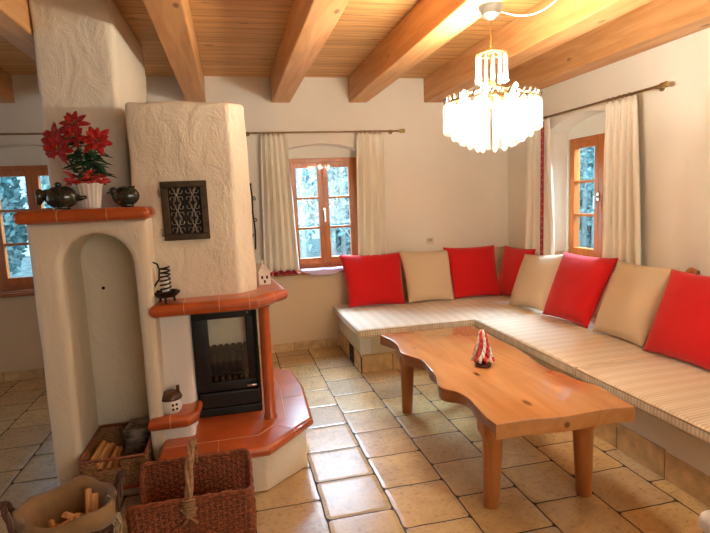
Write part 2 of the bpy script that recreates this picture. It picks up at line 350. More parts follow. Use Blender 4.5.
# ceiling beams -----------------------------------------------------------
beams = [(-2.60, -2.44, 'heavy timber ceiling beam over the far left of the room, seen least'), (-1.84, -1.68, 'timber ceiling beam ending above the dark left window'),
 (-1.09, -.935, 'timber ceiling beam just left of the plaster chimney column'), (-.315, -.145, 'timber ceiling beam just right of the plaster chimney column'),
 (.435, .607, 'timber ceiling beam ending above the back window'), (1.165, 1.345, 'timber ceiling beam that carries the chandelier canopy'),
 (1.925, 2.115, 'timber ceiling beam passing behind the chandelier, cable draped to it'), (2.62, 2.825, 'timber ceiling beam lying along the right wall')]
for x0, x1, lab in beams[1:]:
    bm = BM(); box(bm, x0, x1, WF, W_, 2.36, CEIL, .008, 2)
    tag(obj('ceiling_beam', bm, 'beam', loc=(x0, 0, 2.36)), lab, 'beam', 'ceiling beams')

# ------------------------------------------------------------------ masonry fireplace
fp = thing('masonry_fireplace', 'white plastered masonry fireplace with terracotta ledges, arched niche and iron stove', 'fireplace', (-.35, 3.0, 0))
bm = BM(); prism(bm, [(-.93, 3.13), (-.565, 3.13), (-.54, 3.16), (-.52, 4.1), (-.93, 4.1)], 1.40, CEIL, .03, 4, vert=1)
subdiv_long(bm, .12); wobble(bm, .012, 4); obj('chimney', bm, 'rough', fp, True, 40)
# hood: tapering block with a chamfered corner
bm = BM()
lo = [(-.49, 2.85), (.018, 2.85), (.115, 2.95), (.115, 3.7), (-.49, 3.7)]; hi = [(-.475, 2.855), (.02, 2.855), (.105, 2.94), (.105, 3.7), (-.475, 3.7)]
prism(bm, lo, .94, 1.975, .018, 3, scale_top=hi, vert=1); subdiv_long(bm, .1); wobble(bm, .010, 4.5); obj('hood', bm, 'rough', fp, True, 40)
# niche with arched opening (front outline in x,z)
na, nb = -.795, -.475; nc = (na+nb)/2; nr = (nb-na)/2
bm = BM(); out = [(-.925, 0), (na, 0)]+[(nc+nr*math.cos(R(180-180*i/20)), 1.18+nr*math.sin(R(180-180*i/20))) for i in range(21)]+[(nb, 0), (-.405, 0), (-.395, 1.40), (-.925, 1.40)]
prism(bm, out, 2.70, 3.06, .03, 4, axis='y', vert=0); subdiv_long(bm, .16); wobble(bm, .006, 4); obj('niche_surround', bm, 'rough', fp, True, 35)
bm = BM(); box(bm, -.925, -.40, 3.05, 3.85, 0, 1.40, .02); obj('niche_back', bm, 'rough', fp, True, 40)
bm = BM(); ball(bm, (-.70, 3.05, 1.03), .009, (1, .3, 1), 10); obj('vent_hole_dot', bm, 'hole', fp, True)  # dark ball put in for the shade inside a small vent hole
bm = BM(); box(bm, na-.02, nb+.02, 2.72, 3.06, 0, .10, .01); obj('niche_floor', bm, 'rough', fp)
bm = BM(); box(bm, na+.002, nb-.002, 2.655, 2.80, .06, .115, .026, 5); obj('niche_ledge', bm, 'terra', fp, True)
# plaster strip between niche and stove, and core behind the stove
bm = BM(); prism(bm, [(-.42, 2.84), (-.275, 2.84), (-.255, 2.86), (-.255, 3.6), (-.42, 3.6)], 0, .92, .02, 3, vert=1); obj('stove_pier', bm, 'white', fp, True, 40)
bm = BM(); box(bm, -.255, .10, 3.46, 3.70, .25, .92, .01); obj('stove_back_wall', bm, 'white', fp)
def joints(bm, pts, z0, z1, bev, poly):
    """thin grout slices across a rounded slab, cut where x= or along a line: (point a, point b) pairs"""
    for (a, b) in pts:
        a, b = Vector((*a, 0)), Vector((*b, 0)); d = (b-a); L = d.length; ang = math.atan2(d.y, d.x); c = (a+b)/2
        box(bm, c.x-L/2, c.x+L/2, c.y-.0012, c.y+.0012, z0-.0006, z1+.0006, 0, mi=1, rot=Euler((0, 0, ang)))
# upper shelf on the niche
bm = BM(); box(bm, -.955, -.372, 2.635, 3.12, 1.398, 1.458, .029, 6); 
for x in (-.77, -.56): 
    b2 = BM(); box(b2, x-.0015, x+.0015, 2.634, 3.1, 1.387, 1.439, 0); 
    for v in b2.verts:
        pass
    b2.free()
    pts = [(x, 3.0, 1.4585), (x, 2.668, 1.4585)]+[(x, 2.664-.0300*math.sin(R(a)), 1.428+.0300*math.cos(R(a))) for a in range(0, 181, 20)]
    tube(bm, pts, .0018, 4, mi=1)
obj('niche_shelf', bm, ['terra', 'grout'], fp, True, 40)
# mantel slab over the stove
mz0, mz1 = .908, .974
mp = [(-.42, 2.68), (.10, 2.68), (.278, 2.90), (.205, 3.72), (-.42, 3.72)]
bm = BM(); prism(bm, mp, mz0, mz1, .031, 6)
def ringjoint(bm, x, y, nx, ny, zm, r, back):
    """grout line: from back point over the bullnose; (x,y) edge point, (nx,ny) outward"""
    pts = [(x-nx*back, y-ny*back, zm+r+.0006), (x-nx*r, y-ny*r, zm+r+.0006)]+[(x-nx*r+nx*(r+.0006)*math.sin(R(a)), y-ny*r+ny*(r+.0006)*math.sin(R(a)), zm+(r+.0006)*math.cos(R(a))) for a in range(0, 181, 20)]
    tube(bm, pts, .0018, 4, mi=1)
for x in (-.26, -.09, .06): ringjoint(bm, x, 2.68, 0, -1, .941, .033, .14)
ringjoint(bm, .20, 2.80, .77, -.64, .941, .033, .12)
obj('mantel', bm, ['terra', 'grout'], fp, True, 40)
# pillar
bm = BM(); lathe(bm, [(0, .26), (.038, .262), (.036, .285), (.030, .295), (.030, .885), (.036, .90), (0, .91)], (.135, 2.83, 0), 20); obj('pillar', bm, 'terra', fp, True, 50)
# hearth
hz0, hz1 = .215, .270
hp = [(-.42, 2.47), (.105, 2.47), (.36, 2.755), (.378, 3.28), (.345, 3.62), (.20, 3.74), (-.42, 3.74)]
bm = BM(); prism(bm, hp, hz0, hz1, .026, 6)
for x in (-.14,): ringjoint(bm, x, 2.47, 0, -1, .2425, .0275, .15)
inn = [(-.40, 2.62), (.06, 2.62), (.215, 2.80), (.225, 3.27), (.20, 3.5)]
tube(bm, [(x, y, hz1+.0004) for x, y in inn], .0018, 4, mi=1)
ringjoint(bm, .37, 3.10, 1, -.03, .2425, .0275, .14); ringjoint(bm, .25, 2.632, .745, -.667, .2425, .0275, .12)
obj('hearth', bm, ['terra', 'grout'], fp, True, 40)
bm = BM(); prism(bm, [(-.42, 2.545), (.085, 2.545), (.315, 2.735), (.33, 3.28), (.30, 3.6), (.18, 3.70), (-.42, 3.70)], 0, .235, .012, 3, vert=1); subdiv_long(bm, .12); wobble(bm, .004, 5)
obj('hearth_base', bm, 'rough', fp, True, 35)
# small side ledge
bm = BM(); prism(bm, [(-.475, 2.665), (-.285, 2.665), (-.235, 2.72), (-.225, 2.90), (-.47, 2.90)], .335, .402, .031, 6, vert=0)
ringjoint(bm, -.37, 2.665, 0, -1, .3685, .0335, .15); obj('side_ledge', bm, ['terra', 'grout'], fp, True, 40)
bm = BM(); box(bm, -.46, -.26, 2.72, 2.86, 0, .36, .02, 3); obj('ledge_support', bm, 'white', fp, True, 40)

# iron stove insert
st = bpy.data.objects.new('stove_insert', None); C.objects.link(st); st.parent = fp; st.location = (.29, -.03, .27)
sx0, sx1, sy, sz0, sz1 = -.25, .10, 2.94, .270, .905
bm = BM()
box(bm, sx0, sx0+.02, sy+.02, 3.46, sz0, sz1, .004); box(bm, sx1-.02, sx1, sy+.02, 3.46, sz0, sz1, .004); box(bm, sx0, sx1, sy+.02, 3.46, sz1-.03, sz1, .004)
box(bm, sx0, sx1, sy+.02, 3.46, sz0, sz0+.13, .004); box(bm, sx0, sx1, 3.44, 3.46, sz0, sz1)
box(bm, sx0, sx1, sy, sy+.03, sz0, sz0+.045, .006); box(bm, sx0+.01, sx1-.01, sy-.004, sy+.03, sz0+.045, sz0+.14, .012, 3)
obj('stove_body', bm, 'iron', st)
# door with window
bm = BM(); dz0, dz1 = sz0+.145, sz1-.01; gx0, gx1, gz0, gz1 = -.168, .034, dz0+.05, dz1-.07
prism(bm, [(sx0, dz0), (sx1, dz0), (sx1, gz0), (sx0, gz0)], sy, sy+.03, .004, axis='y'); prism(bm, [(sx0, gz1), (sx1, gz1), (sx1, dz1), (sx0, dz1)], sy, sy+.03, .004, axis='y')
prism(bm, [(sx0, gz0), (gx0, gz0), (gx0, gz1), (sx0, gz1)], sy, sy+.03, .002, axis='y'); prism(bm, [(gx1, gz0), (sx1, gz0), (sx1, gz1), (gx1, gz1)], sy, sy+.03, .002, axis='y')
for a, b_ in (((gx0-.01, gx1+.01, gz1, gz1+.01)), ((gx0-.01, gx1+.01, gz0-.01, gz0)), ((gx0-.01, gx0, gz0, gz1)), ((gx1, gx1+.01, gz0, gz1))) if False else []: pass
tube(bm, [(sx1-.012, sy-.006, dz0), (sx1-.012, sy-.006, dz1)], .012, 10)
door = obj('stove_door', bm, 'iron', st, True, 35)
bm = BM(); box(bm, gx0-.005, gx1+.005, sy+.012, sy+.016, gz0-.005, gz1+.005); obj('door_glass', bm, 'glass', door)
bm = BM(); box(bm, .02, .075, sy-.03, sy-.018, gz0-.035, gz0-.02, .005); tube(bm, [(.03, sy, gz0-.028), (.03, sy-.024, gz0-.028)], .006, 8); obj('door_handle', bm, 'chrome', door, True); bm = BM(); ball(bm, (.05, sy-.006, gz1+.028), .008); obj('door_stud', bm, 'chrome', door, True)
bm = BM(); box(bm, sx0+.02, sx1-.02, 3.00, 3.02, gz0+.16, sz1-.03, .004); box(bm, gx0-.03, gx0-.02, sy+.04, 3.00, gz0, sz1-.03); obj('reflection_panel', bm, 'reflcream', st)  # cream panel behind the glass, its colour stands in for a pale reflection
bm = BM(); zz = gz0+.19      # scalloped cast grate in front of the cream panel
pts = [(sx0+.02, gz0+.03)]
n = 9; dx = (sx1-sx0-.04)/n
for i in range(n):
    for a in range(0, 181, 30): pts.append((sx0+.02+dx*(i+.5)-dx/2*math.cos(R(a)), zz+dx*.42*math.sin(R(a))))
pts.append((sx1-.02, gz0+.03)); prism(bm, pts, 2.985, 2.998, axis='y')
for i in range(10): box(bm, sx0+.03+i*.032, sx0+.042+i*.032, 2.972, 2.986, gz0+.04, gz0+.17, .003)
box(bm, sx0+.02, sx1-.02, 2.97, 2.99, gz0+.03, gz0+.045); obj('fire_grate', bm, 'iron', st)
bm = BM()
for i in range(8): box(bm, gx0-.02+i*.035, gx0-.002+i*.035, 2.972, 2.982, gz0-.045, gz0+.025, .004)
obj('log_guard', bm, 'bronze', st)

# vent grille on the hood: frame and scrolls
vg = bpy.data.objects.new('vent_grille', None); C.objects.link(vg); vg.parent = fp; vx0, vx1, vz0, vz1, vy = -.338, -.112, 1.278, 1.578, 2.828
vg.location = Vector((-.225, vy, vz0))-fp.location
bm = BM()
for a in ((vx0, vx1, vz0, vz0+.032), (vx0, vx1, vz1-.032, vz1), (vx0, vx0+.034, vz0+.032, vz1-.032), (vx1-.034, vx1, vz0+.032, vz1-.032)): box(bm, a[0], a[1], vy-.002, vy+.03, a[2], a[3], .003)
obj('grille_frame', bm, 'bronze', vg)
bm = BM(); box(bm, vx0+.02, vx1-.02, vy+.018, vy+.024, vz0+.02, vz1-.02); obj('grille_back', bm, 'black', vg)
bm = BM()
def scroll(cx, cz, r, a0, turn, n=18):
    return [(cx+(r*(1-.55*i/n))*math.cos(R(a0+turn*i/n)), vy+.006, cz+(r*(1-.55*i/n))*math.sin(R(a0+turn*i/n))) for i in range(n+1)]
for j in range(3):
    for i in range(2):
        cx = vx0+.034+.0395+i*.079; cz = vz0+.032+.0395+j*.0787
        for sx in (-1, 1):
            for sz in (-1, 1):
                x = cx+sx*.021; z = cz+sz*.020
                pts = scroll(x, z, .018, 90+(90 if sx < 0 else -90)*0+(-90*sz if 0 else 0)+(0 if sx > 0 else 180)*0+90*sz-90, 300*sx*sz); tube(bm, pts, .0022, 5)
        tube(bm, [(cx-.02, vy+.006, cz+.038), (cx-.004, vy+.006, cz+.008), (cx-.004, vy+.006, cz-.008), (cx-.02, vy+.006, cz-.038)], .003, 5)
        tube(bm, [(cx+.02, vy+.006, cz+.038), (cx+.004, vy+.006, cz+.008), (cx+.004, vy+.006, cz-.008), (cx+.02, vy+.006, cz-.038)], .003, 5)
        ball(bm, (cx, vy+.004, cz), .006)
obj('scrollwork', bm, 'antique', vg, True)
bm = BM()
for z in (1.52, 1.32):
    bm = BM(); tube(bm, [(vx0-.005, vy, z-.02), (vx0-.005, vy, z+.02)], .005, 8); obj('hinge', bm, 'antique', vg, True)

# ------------------------------------------------------------------ corner bench
bn = thing('corner_bench', 'built-in L-shaped plastered bench with stone tile plinth under the striped mattresses', 'bench', (2.4, 4.5, 0))
bm = BM(); L = [(.975, 4.14), (2.02, 4.14), (2.02, .9), (WR-.002, .9), (WR-.002, W_-.002), (.975, W_-.002)]
prism(bm, L, .0, .328, .008, 2); obj('bench_body', bm, 'plain_wall', bn)
bm = BM(); k = 0; e = .012
def ptile(bm, axis, pos, s, a0, a1, h):
    if axis == 'x': box(bm, pos-e if s < 0 else pos, pos if s < 0 else pos+e, a0+.003, a1-.003, 0, h, .003)
    else: box(bm, a0+.003, a1-.003, pos-e, pos, 0, h, .003)
y = 4.14
hs = [.135, .14, .13, .145, .14, .15, .14, .135, .15, .14, .14]
y = 4.07; i = 0
while y > .95: ptile(bm, 'x', 2.02, -1, max(y-.335, .9), y, hs[i % 11]); y -= .335; i += 1
x = .975; i = 0
while x < 2.0: ptile(bm, 'y', 4.14, -1, x, min(x+.27, 2.008), .155+.008*(i % 2)); x += .27; i += 1
y = 4.14
for (a, b_) in ((4.14, 4.38), (4.56, 4.80), (4.80, W_-.002)): ptile(bm, 'x', .975, -1, a, b_, .16)
box(bm, 2.012, 2.02, .9, 4.128, 0, .12, mi=1); box(bm, .975, 2.01, 4.133, 4.14, 0, .14, mi=1); box(bm, .969, .975, 4.14, W_-.002, 0, .14, mi=1)
obj('tile_plinth', bm, ['tile', 'joint'], bn)
bm = BM(); box(bm, .962, .976, 4.39, 4.55, .015, .15, .002); obj('vent_shade_block', bm, 'black', bn)  # black block put in for the shade inside the vent recess
bm = BM(); box(bm, .962, 1.06, 4.118, 4.15, .165, .327, .006); obj('corner_block', bm, 'white', bn)
bm = BM(); prism(bm, [(.96, 4.02), (1.95, 4.02), (1.95, .92), (WR-.003, .92), (WR-.003, W_-.003), (.96, W_-.003)], .328, .344, .003, 2); obj('seat_board', bm, 'cream' if 0 else 'plain_wall', bn)

def mattress(name, x0, x1, y0, y1, z0, z1, mat, label):
    bm = BM(); box(bm, x0, x1, y0, y1, z0, z1, .022, 4); subdiv_long(bm, .15)
    for v in bm.verts:
        if v.co.z > z1-.012:
            fx = min(v.co.x-x0, x1-v.co.x); fy = min(v.co.y-y0, y1-v.co.y); f = min(fx, fy)
            v.co.z += .008*min(1, f/.15)+.004*noise.noise(v.co*5)
    root = thing(name, label, 'mattress', (x0, y0, z0), 'striped bench mattresses')
    obj('mattress_cover', bm, mat, root, True, 50)
    bm = BM()
    for z in (z0+.02, z1-.012):
        r = .02; c = [(x0+.003, y0+r), (x0+r, y0+.003), (x1-r, y0+.003), (x1-.003, y0+r), (x1-.003, y1-r), (x1-r, y1-.003), (x0+r, y1-.003), (x0+.003, y1-r), (x0+.003, y0+r)]
        tube(bm, [(a, b, z) for a, b in c], .0045, 6, cap=False)
    obj('piping', bm, 'piping', root, True)
    return root
mattress('seat_mattress', .91, 2.79, 3.945, W_-.02, .345, .42, 'mat_b', 'striped beige seat mattress lying along the back wall under four cushions')
mattress('seat_mattress', 1.895, 2.79, 2.62, 3.938, .345, .42, 'mat_r', 'striped beige seat mattress in the middle of the right-hand bench, beside the table')
mattress('seat_mattress', 1.895, 2.79, .95, 2.613, .345, .42, 'mat_r', 'striped beige seat mattress nearest the camera on the right-hand bench')

# scatter cushions
def pillow_mesh(w_, h_, t_, seed):
    bm = BM(); n = 22; rnd = random.Random(seed)
    def P(i, j, s):
        u = -1+2*i/n; v = -1+2*j/n
        pin = .05;         x = u*w_/2*(1+.06*v)*(1-.06*(1-v*v)*abs(u)**3); z = v*h_/2*(1-.06*(1-u*u)*abs(v)**3)
        f = ((1-abs(u)**2.6)*(1-abs(v)**2.6)); th = t_/2*(max(f, 0)**.55)
        wv = noise.noise(Vector((x*6+seed, z*6, s*3)))*.010*f
        return (x, s*(th+.002)+wv, z+h_/2)
    F = [[bm.verts.new(P(i, j, 1)) for j in range(n+1)] for i in range(n+1)]
    B = [[bm.verts.new(P(i, j, -1)) for j in range(n+1)] for i in range(n+1)]
    for i in range(n):
        for j in range(n):
            bm.faces.new((F[i][j], F[i+1][j], F[i+1][j+1], F[i][j+1])); bm.faces.new((B[i][j], B[i][j+1], B[i+1][j+1], B[i+1][j]))
    for i in range(n):
        bm.faces.new((F[i][0], B[i][0], B[i+1][0], F[i+1][0])); bm.faces.new((F[i][n], F[i+1][n], B[i+1][n], B[i][n]))
        bm.faces.new((F[0][i], F[0][i+1], B[0][i+1], B[0][i])); bm.faces.new((F[n][i], B[n][i], B[n][i+1], F[n][i+1]))
    return bm
PZ = .432
def pillow(x, y, yaw_, lean, tilt, w_, h_, t_, mat, label, seed, z=PZ):
    o = obj('throw_pillow', pillow_mesh(w_, h_, t_, seed), mat, smooth=True)
    o.matrix_world = Matrix.Translation((x, y, z)) @ Matrix.Rotation(R(yaw_), 4, 'Z') @ Matrix.Rotation(R(-lean), 4, 'X') @ Matrix.Rotation(R(tilt), 4, 'Y')
    tag(o, label, 'pillow', 'red and cream cushions along the bench')
pillow(1.295, 4.73, 0, 25, 1, .59, .53, .13, 'red', 'red square cushion at the left end of the bench, below the back window', 1)
pillow(1.835, 4.71, 0, 25, 2, .50, .53, .13, 'cream', 'cream cushion between two red cushions against the back wall', 2)
pillow(2.325, 4.71, -1, 25, 1, .53, .54, .13, 'red', 'red cushion against the back wall beside the room corner, right of the cream one', 3)
pillow(2.58, 4.57, -84, 14, 0, .46, .50, .10, 'red', 'red cushion set in the room corner, half hidden behind a cream cushion', 4)
pillow(2.45, 4.07, -86, 27, -5, .52, .52, .13, 'cream', 'cream cushion on the right wall nearest the corner, sagging upper edge', 5)
pillow(2.47, 3.55, -87, 25, 0, .57, .56, .14, 'red', 'red cushion below the right window between two cream cushions', 6)
pillow(2.48, 2.985, -88, 26, 0, .49, .55, .14, 'cream', 'cream cushion between two red cushions along the right wall', 7)
pillow(2.46, 2.45, -90, 26, -1, .57, .55, .14, 'red', 'red cushion nearest the camera, cut by the right edge', 8)
bm = BM(); lathe(bm, [(0, 0), (.012, 0), (.012, .03), (.03, .035), (.036, .055), (.026, .075), (0, .08)], (WR, 2.69, .90), 16, m=Matrix.Rotation(R(-90), 3, 'Y')); tag(obj('wall_peg', bm, 'tableleg', smooth=True), 'round wooden peg on the right wall above the nearest red cushion', 'peg')

# ------------------------------------------------------------------ live-edge coffee table
tb = thing('coffee_table', 'low orange-brown live-edge wooden coffee table on four stout legs', 'table', (1.3, 2.7, 0))
tp = [(.955, 3.456), (.99, 3.30), (.986, 3.156), (.960, 3.03), (.972, 2.95), (1.022, 2.83), (1.015, 2.70), (.998, 2.544), (.958, 2.41), (.965, 2.34), (1.004, 2.29), (1.022, 2.19), (1.013, 2.087), (1.0, 1.97), (1.005, 1.89), (1.157, 1.895), (1.321, 1.872), (1.527, 1.882), (1.655, 1.866), (1.666, 2.005), (1.680, 2.139), (1.639, 2.224), (1.631, 2.341), (1.602, 2.42), (1.612, 2.55), (1.635, 2.676), (1.652, 2.85), (1.640, 3.04), (1.655, 3.25), (1.640, 3.447), (1.345, 3.45)]
def smooth_poly(p, keep):
    q = []
    for i in range(len(p)):
        a, b, c, d = (Vector(p[(i+k) % len(p)]) for k in (-1, 0, 1, 2))
        if i in keep or (i+1) % len(p) in keep: q += [tuple(b), tuple((b+c)/2)] if False else [tuple(b)]; continue
        q.append(tuple(b))
        for t in (.33, .66): q.append(tuple(.5*((2*b)+(-a+c)*t+(2*a-5*b+4*c-d)*t*t+(-a+3*b-3*c+d)*t**3)))
    return q
sp_ = smooth_poly(tp, {0, 14, 18, 29})
cx, cyy = 1.31, 2.68
bot = []
for (x, y) in sp_:
    inset = .0 if (y < 1.93 or y > 3.42) else (.018+.012*math.sin(y*23)); bot.append((x+inset*(1 if x < cx else -1), y))
bm = BM(); prism(bm, sp_, .500, .428, .006, 2, scale_top=bot); bm.faces.ensure_lookup_table(); bmesh.ops.recalc_face_normals(bm, faces=bm.faces)
for f in bm.faces:
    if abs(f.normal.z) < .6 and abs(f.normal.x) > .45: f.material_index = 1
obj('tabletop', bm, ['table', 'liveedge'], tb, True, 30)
for (x, y, sx, sy_) in ((1.10, 2.10, 1, 1), (1.54, 2.06, -1, 1), (1.08, 3.25, 1, -1), (1.54, 3.25, -1, -1)):
    bm = BM(); prof = [(.034, 0), (.036, .004), (.041, .15), (.046, .30), (.049, .335), (.058, .36), (.062, .375), (.064, .43)]
    n = 12; rings = []
    for k, (r, z) in enumerate(prof):
        sq = 1 if z > .34 else .0
        ring = []
        for q in range(n):
            a = 2*PI*q/n; f = 1+sq*.12*abs(math.cos(2*a))*0
            px_, py_ = math.cos(a), math.sin(a)
            if z > .35: m_ = max(abs(px_), abs(py_)); g_ = .25+.75/m_; px_, py_ = px_*min(g_, 1.2), py_*min(g_, 1.2)
            dx_ = -.012*sx*(1-z/.43); ring.append(bm.verts.new((x+dx_+px_*r, y-.02*sy_*(1-z/.43)*-0+py_*r, z)))
        rings.append(ring)
    for A, B in zip(rings, rings[1:]):
        for q in range(n): bm.faces.new((A[q], A[(q+1) % n], B[(q+1) % n], B[q]))
    bm.faces.new(rings[0][::-1]); bm.faces.new(rings[-1]); obj('leg', bm, 'tableleg', tb, True, 40)
# glass christmas tree
gt = thing('glass_christmas_tree', 'small red and white glass Christmas tree standing on the coffee table', 'ornament', (1.305, 2.60, .5))
bm = BM(); lathe(bm, [(0, .501), (.045, .501), (.047, .512), (.03, .522), (.012, .53), (0, .53)], (1.305, 2.60, 0), 20); obj('tree_base', bm, 'darkglass', gt, True)
bm = BM(); ncone = 6
lathe(bm, [(.018, .53), (.026, .54), (.02, .60), (.012, .65), (.0, .70)], (1.305, 2.60, 0), 12)
for t in range(ncone):
    z = .53+t*.026; rr = .058-.0085*t; cnt = 11-t
    for k in range(cnt):
        a = 2*PI*k/cnt+t*.5; c_, s_ = math.cos(a), math.sin(a)
        pts = [(1.305+c_*rr*.35, 2.60+s_*rr*.35, z+.045), (1.305+c_*rr*.8, 2.60+s_*rr*.8, z+.025), (1.305+c_*rr*1.05, 2.60+s_*rr*1.05, z)]
        tube(bm, pts, [.004, .010, .0075], 6, mi=(k+t) % 2)
tube(bm, [(1.305, 2.60, .665), (1.305, 2.60, .70)], [.009, .002], 8, mi=1)
obj('tree_spikes', bm, ['redglass', 'whiteglass'], gt, True)

# ------------------------------------------------------------------ curtains and rods
def curtain(axis, pos, a0, a1, b0, b1, z0, z1, folds, amp, seed, mats='curtain', trim=None):
    """a0..a1 extent at the top, b0..b1 at the bottom"""
    bm = BM(); nu, nv = folds*10, 26; G = []; rnd = random.Random(seed); ph = [rnd.uniform(-.6, .6) for _ in range(folds+1)]
    for j in range(nv+1):
        t = j/nv; z = z1+(z0-z1)*t; row = []
        s = t**.8
        for i in range(nu+1):
            u = i/nu; base = a0+(a1-a0)*u; b = b0+(b1-b0)*u; p = base*(1-s)+b*s
            k = int(u*folds*.999); d = amp*(.35+.65*min(1, t*4))*math.sin(u*folds*2*PI+ph[k]*t*.6)*(1-.25*math.sin(u*7+seed))+.3*amp*math.sin(u*folds*1.3*PI+3*t+seed)*t
            p += .004*math.sin(u*folds*4*PI)
            row.append(bm.verts.new((p, pos+d, z) if axis == 'y' else (pos+d, p, z)))
        G.append(row)
    for j in range(nv):
        for i in range(nu):
            f = bm.faces.new((G[j][i], G[j][i+1], G[j+1][i+1], G[j+1][i]))
    return bm
def rod_set(name, label, axis, pos, a0, a1, z, ringpos, wallpos, fin0=True, fin1=True):
    root = thing(name, label, 'curtain rod', (((a0+a1)/2, pos, z) if axis == 'y' else (pos, (a0+a1)/2, z)))
    P = (lambda a, d=0, zz=z: (a, pos+d, zz)) if axis == 'y' else (lambda a, d=0, zz=z: (pos+d, a, zz))
    bm = BM(); tube(bm, [P(a0), P(a1)], .0085, 10); obj('rod', bm, 'rod', root, True, 40)
    for a, s in ((a0, -1), (a1, 1)):
        if (s < 0 and not fin0) or (s > 0 and not fin1): continue
        bm = BM(); tube(bm, [P(a), P(a+s*.015), P(a+s*.018), P(a+s*.05), P(a+s*.055), P(a+s*.065)], [.012, .014, .018, .018, .021, .012], 12); obj('finial', bm, 'brass', root, True, 40)
    for a in (a0+.06, a1-.06):
        bm = BM(); tube(bm, [P(a), P(a, wallpos-pos)], .006, 8); tube(bm, [P(a, wallpos-pos-.008*(1 if wallpos > pos else -1)), P(a, wallpos-pos)], .022, 14); obj('bracket', bm, 'rod', root, True, 40)
    for a in ringpos:
        bm = BM(); c = P(a); pts = []
        for k in range(17):
            q = 2*PI*k/16; pts.append((c[0]+.003, c[1]+.017*math.cos(q), c[2]-.007+.017*math.sin(q)) if axis == 'y' else (c[0]+.017*math.cos(q), c[1]+.003, c[2]-.007+.017*math.sin(q)))
        tube(bm, pts, .0025, 6, cap=False); obj('curtain_ring', bm, 'rod', root, True)
    return root
rb = rod_set('curtain_rod', 'thin brass curtain rod over the back window', 'y', W_-.075, .14, 1.63, 2.082, [.34, .38, .42, .47, .51, 1.25, 1.29, 1.34, 1.39, 1.44], W_)
rr_ = rod_set('curtain_rod', 'brass curtain rod running along the right wall above its window', 'x', WR-.08, 2.96, 4.62, 2.088, [3.22, 3.27, 3.32, 3.38, 3.43, 4.24, 4.28, 4.33, 4.40, 4.46], WR)
rl_ = rod_set('curtain_rod', 'thin curtain rod over the dark window left of the chimney', 'y', W_-.075, -2.3, -1.05, 2.10, [], W_)
def hang(bm, label, name='window_curtain'):
    root = thing(name, label, 'curtain', (0, 0, 0), 'cream curtains')
    return root
def solid(o, t=.003):
    m = o.modifiers.new('thickness', 'SOLIDIFY'); m.thickness = t; return o
def make_curtain(label, axis, pos, a0, a1, b0, b1, z0, z1, folds, amp, seed, hem=None, stripe=None):
    root = thing('window_curtain', label, 'curtain', ((a0, pos, z0) if axis == 'y' else (pos, a0, z0)), 'cream curtains')
    solid(obj('curtain_panel', curtain(axis, pos, a0, a1, b0, b1, z0, z1, folds, amp, seed), 'curtain', root, True))
    return root
c1 = make_curtain('cream curtain left of the back window, red hem at its foot', 'y', W_-.075, .315, .545, .27, .60, .80, 2.068, 5, .028, 3)
o = obj('hem_band', curtain('y', W_-.078, .312, .548, .268, .603, .765, .806, 5, .029, 3), 'redtrim', c1, True); solid(o, .006)
c2 = make_curtain('cream curtain right of the back window, behind the red cushion', 'y', W_-.075, 1.215, 1.475, 1.175, 1.475, .80, 2.065, 4, .028, 9)
c3 = make_curtain('cream curtain on the corner side of the right window, with red floral edge', 'x', WR-.085, 4.50, 4.16, 4.58, 4.08, .83, 2.072, 5, .024, 5)
c4 = make_curtain('cream curtain on the near side of the right window, no red edge', 'x', WR-.085, 3.45, 3.15, 3.48, 3.07, .83, 2.072, 5, .028, 11)
bm = BM()   # red floral edge band, a hanging strip
for i in range(24):
    pass
bm = curtain('x', WR-.122, 4.235, 4.185, 4.245, 4.195, .83, 2.05, 1, .003, 2); n0 = len(bm.faces)
for k in range(22):
    z = 2.02-k*.053; yv = 4.213+.008*(-1)**k
    ball(bm, (WR-.126, yv, z), .006, (.3, 1, 1), 8, 1)
obj('red_edge_band', bm, ['redtrim', 'whiteglass'], c3, True)
# lilac cloth over the sill
bm = BM(); n = 20; G = []
for j in range(7):
    t = j/6; row = []
    for i in range(n+1):
        u = i/n; sag = math.sin(PI*min(1, u*1.05))**.8
        y = [W_+.03, W_-.02, W_-.056, W_-.062, W_-.063, W_-.064, W_-.064][j]; zt = [.792, .790, .787, .775, .765, .755, .745][j]
        z = zt if j < 3 else .787-(j-2)/4*(.05*sag+.006); row.append(bm.verts.new((.62+.46*u, y-.003*math.sin(u*23)*(j > 2), z+.003*math.sin(u*17))))
    G.append(row)
for j in range(6):
    for i in range(n): bm.faces.new((G[j][i], G[j][i+1], G[j+1][i+1], G[j+1][i]))
o = solid(obj('sill_cloth', bm, 'lilac', smooth=True), .003); tag(o, 'lilac cloth draped over the sill of the back window', 'cloth')

# ------------------------------------------------------------------ chandelier
hx, hy = 1.315, 2.49
ch = thing('crystal_chandelier', 'lit crystal chandelier with stepped tiers of glass drops', 'chandelier', (hx, hy, 1.66))
bm = BM(); lathe(bm, [(0, 2.36), (.062, 2.36), (.058, 2.345), (.048, 2.335), (.046, 2.318), (.03, 2.305), (.012, 2.295), (0, 2.293)], (hx, hy, 0), 24); obj('canopy', bm, 'antique', ch, True, 40)
bm = BM(); tube(bm, [(hx, hy, 2.30), (hx, hy, 1.99)], .0035, 8)
for k in range(6): 
    c = (hx, hy, 2.20-k*.018); pts = [(c[0]+(.007*math.cos(2*PI*q/10) if k % 2 else 0), c[1]+(0 if k % 2 else .007*math.cos(2*PI*q/10)), c[2]+.012*math.sin(2*PI*q/10)) for q in range(11)]; tube(bm, pts, .0018, 5, cap=False)
ball(bm, (hx, hy, 1.985), .022, (1, 1, 1.1)); obj('stem', bm, 'brass', ch, True)
bm = BM()
rings = [(.072, 2.133), (.23, 1.905), (.19, 1.895), (.15, 1.89), (.115, 1.885), (.07, 1.88)]
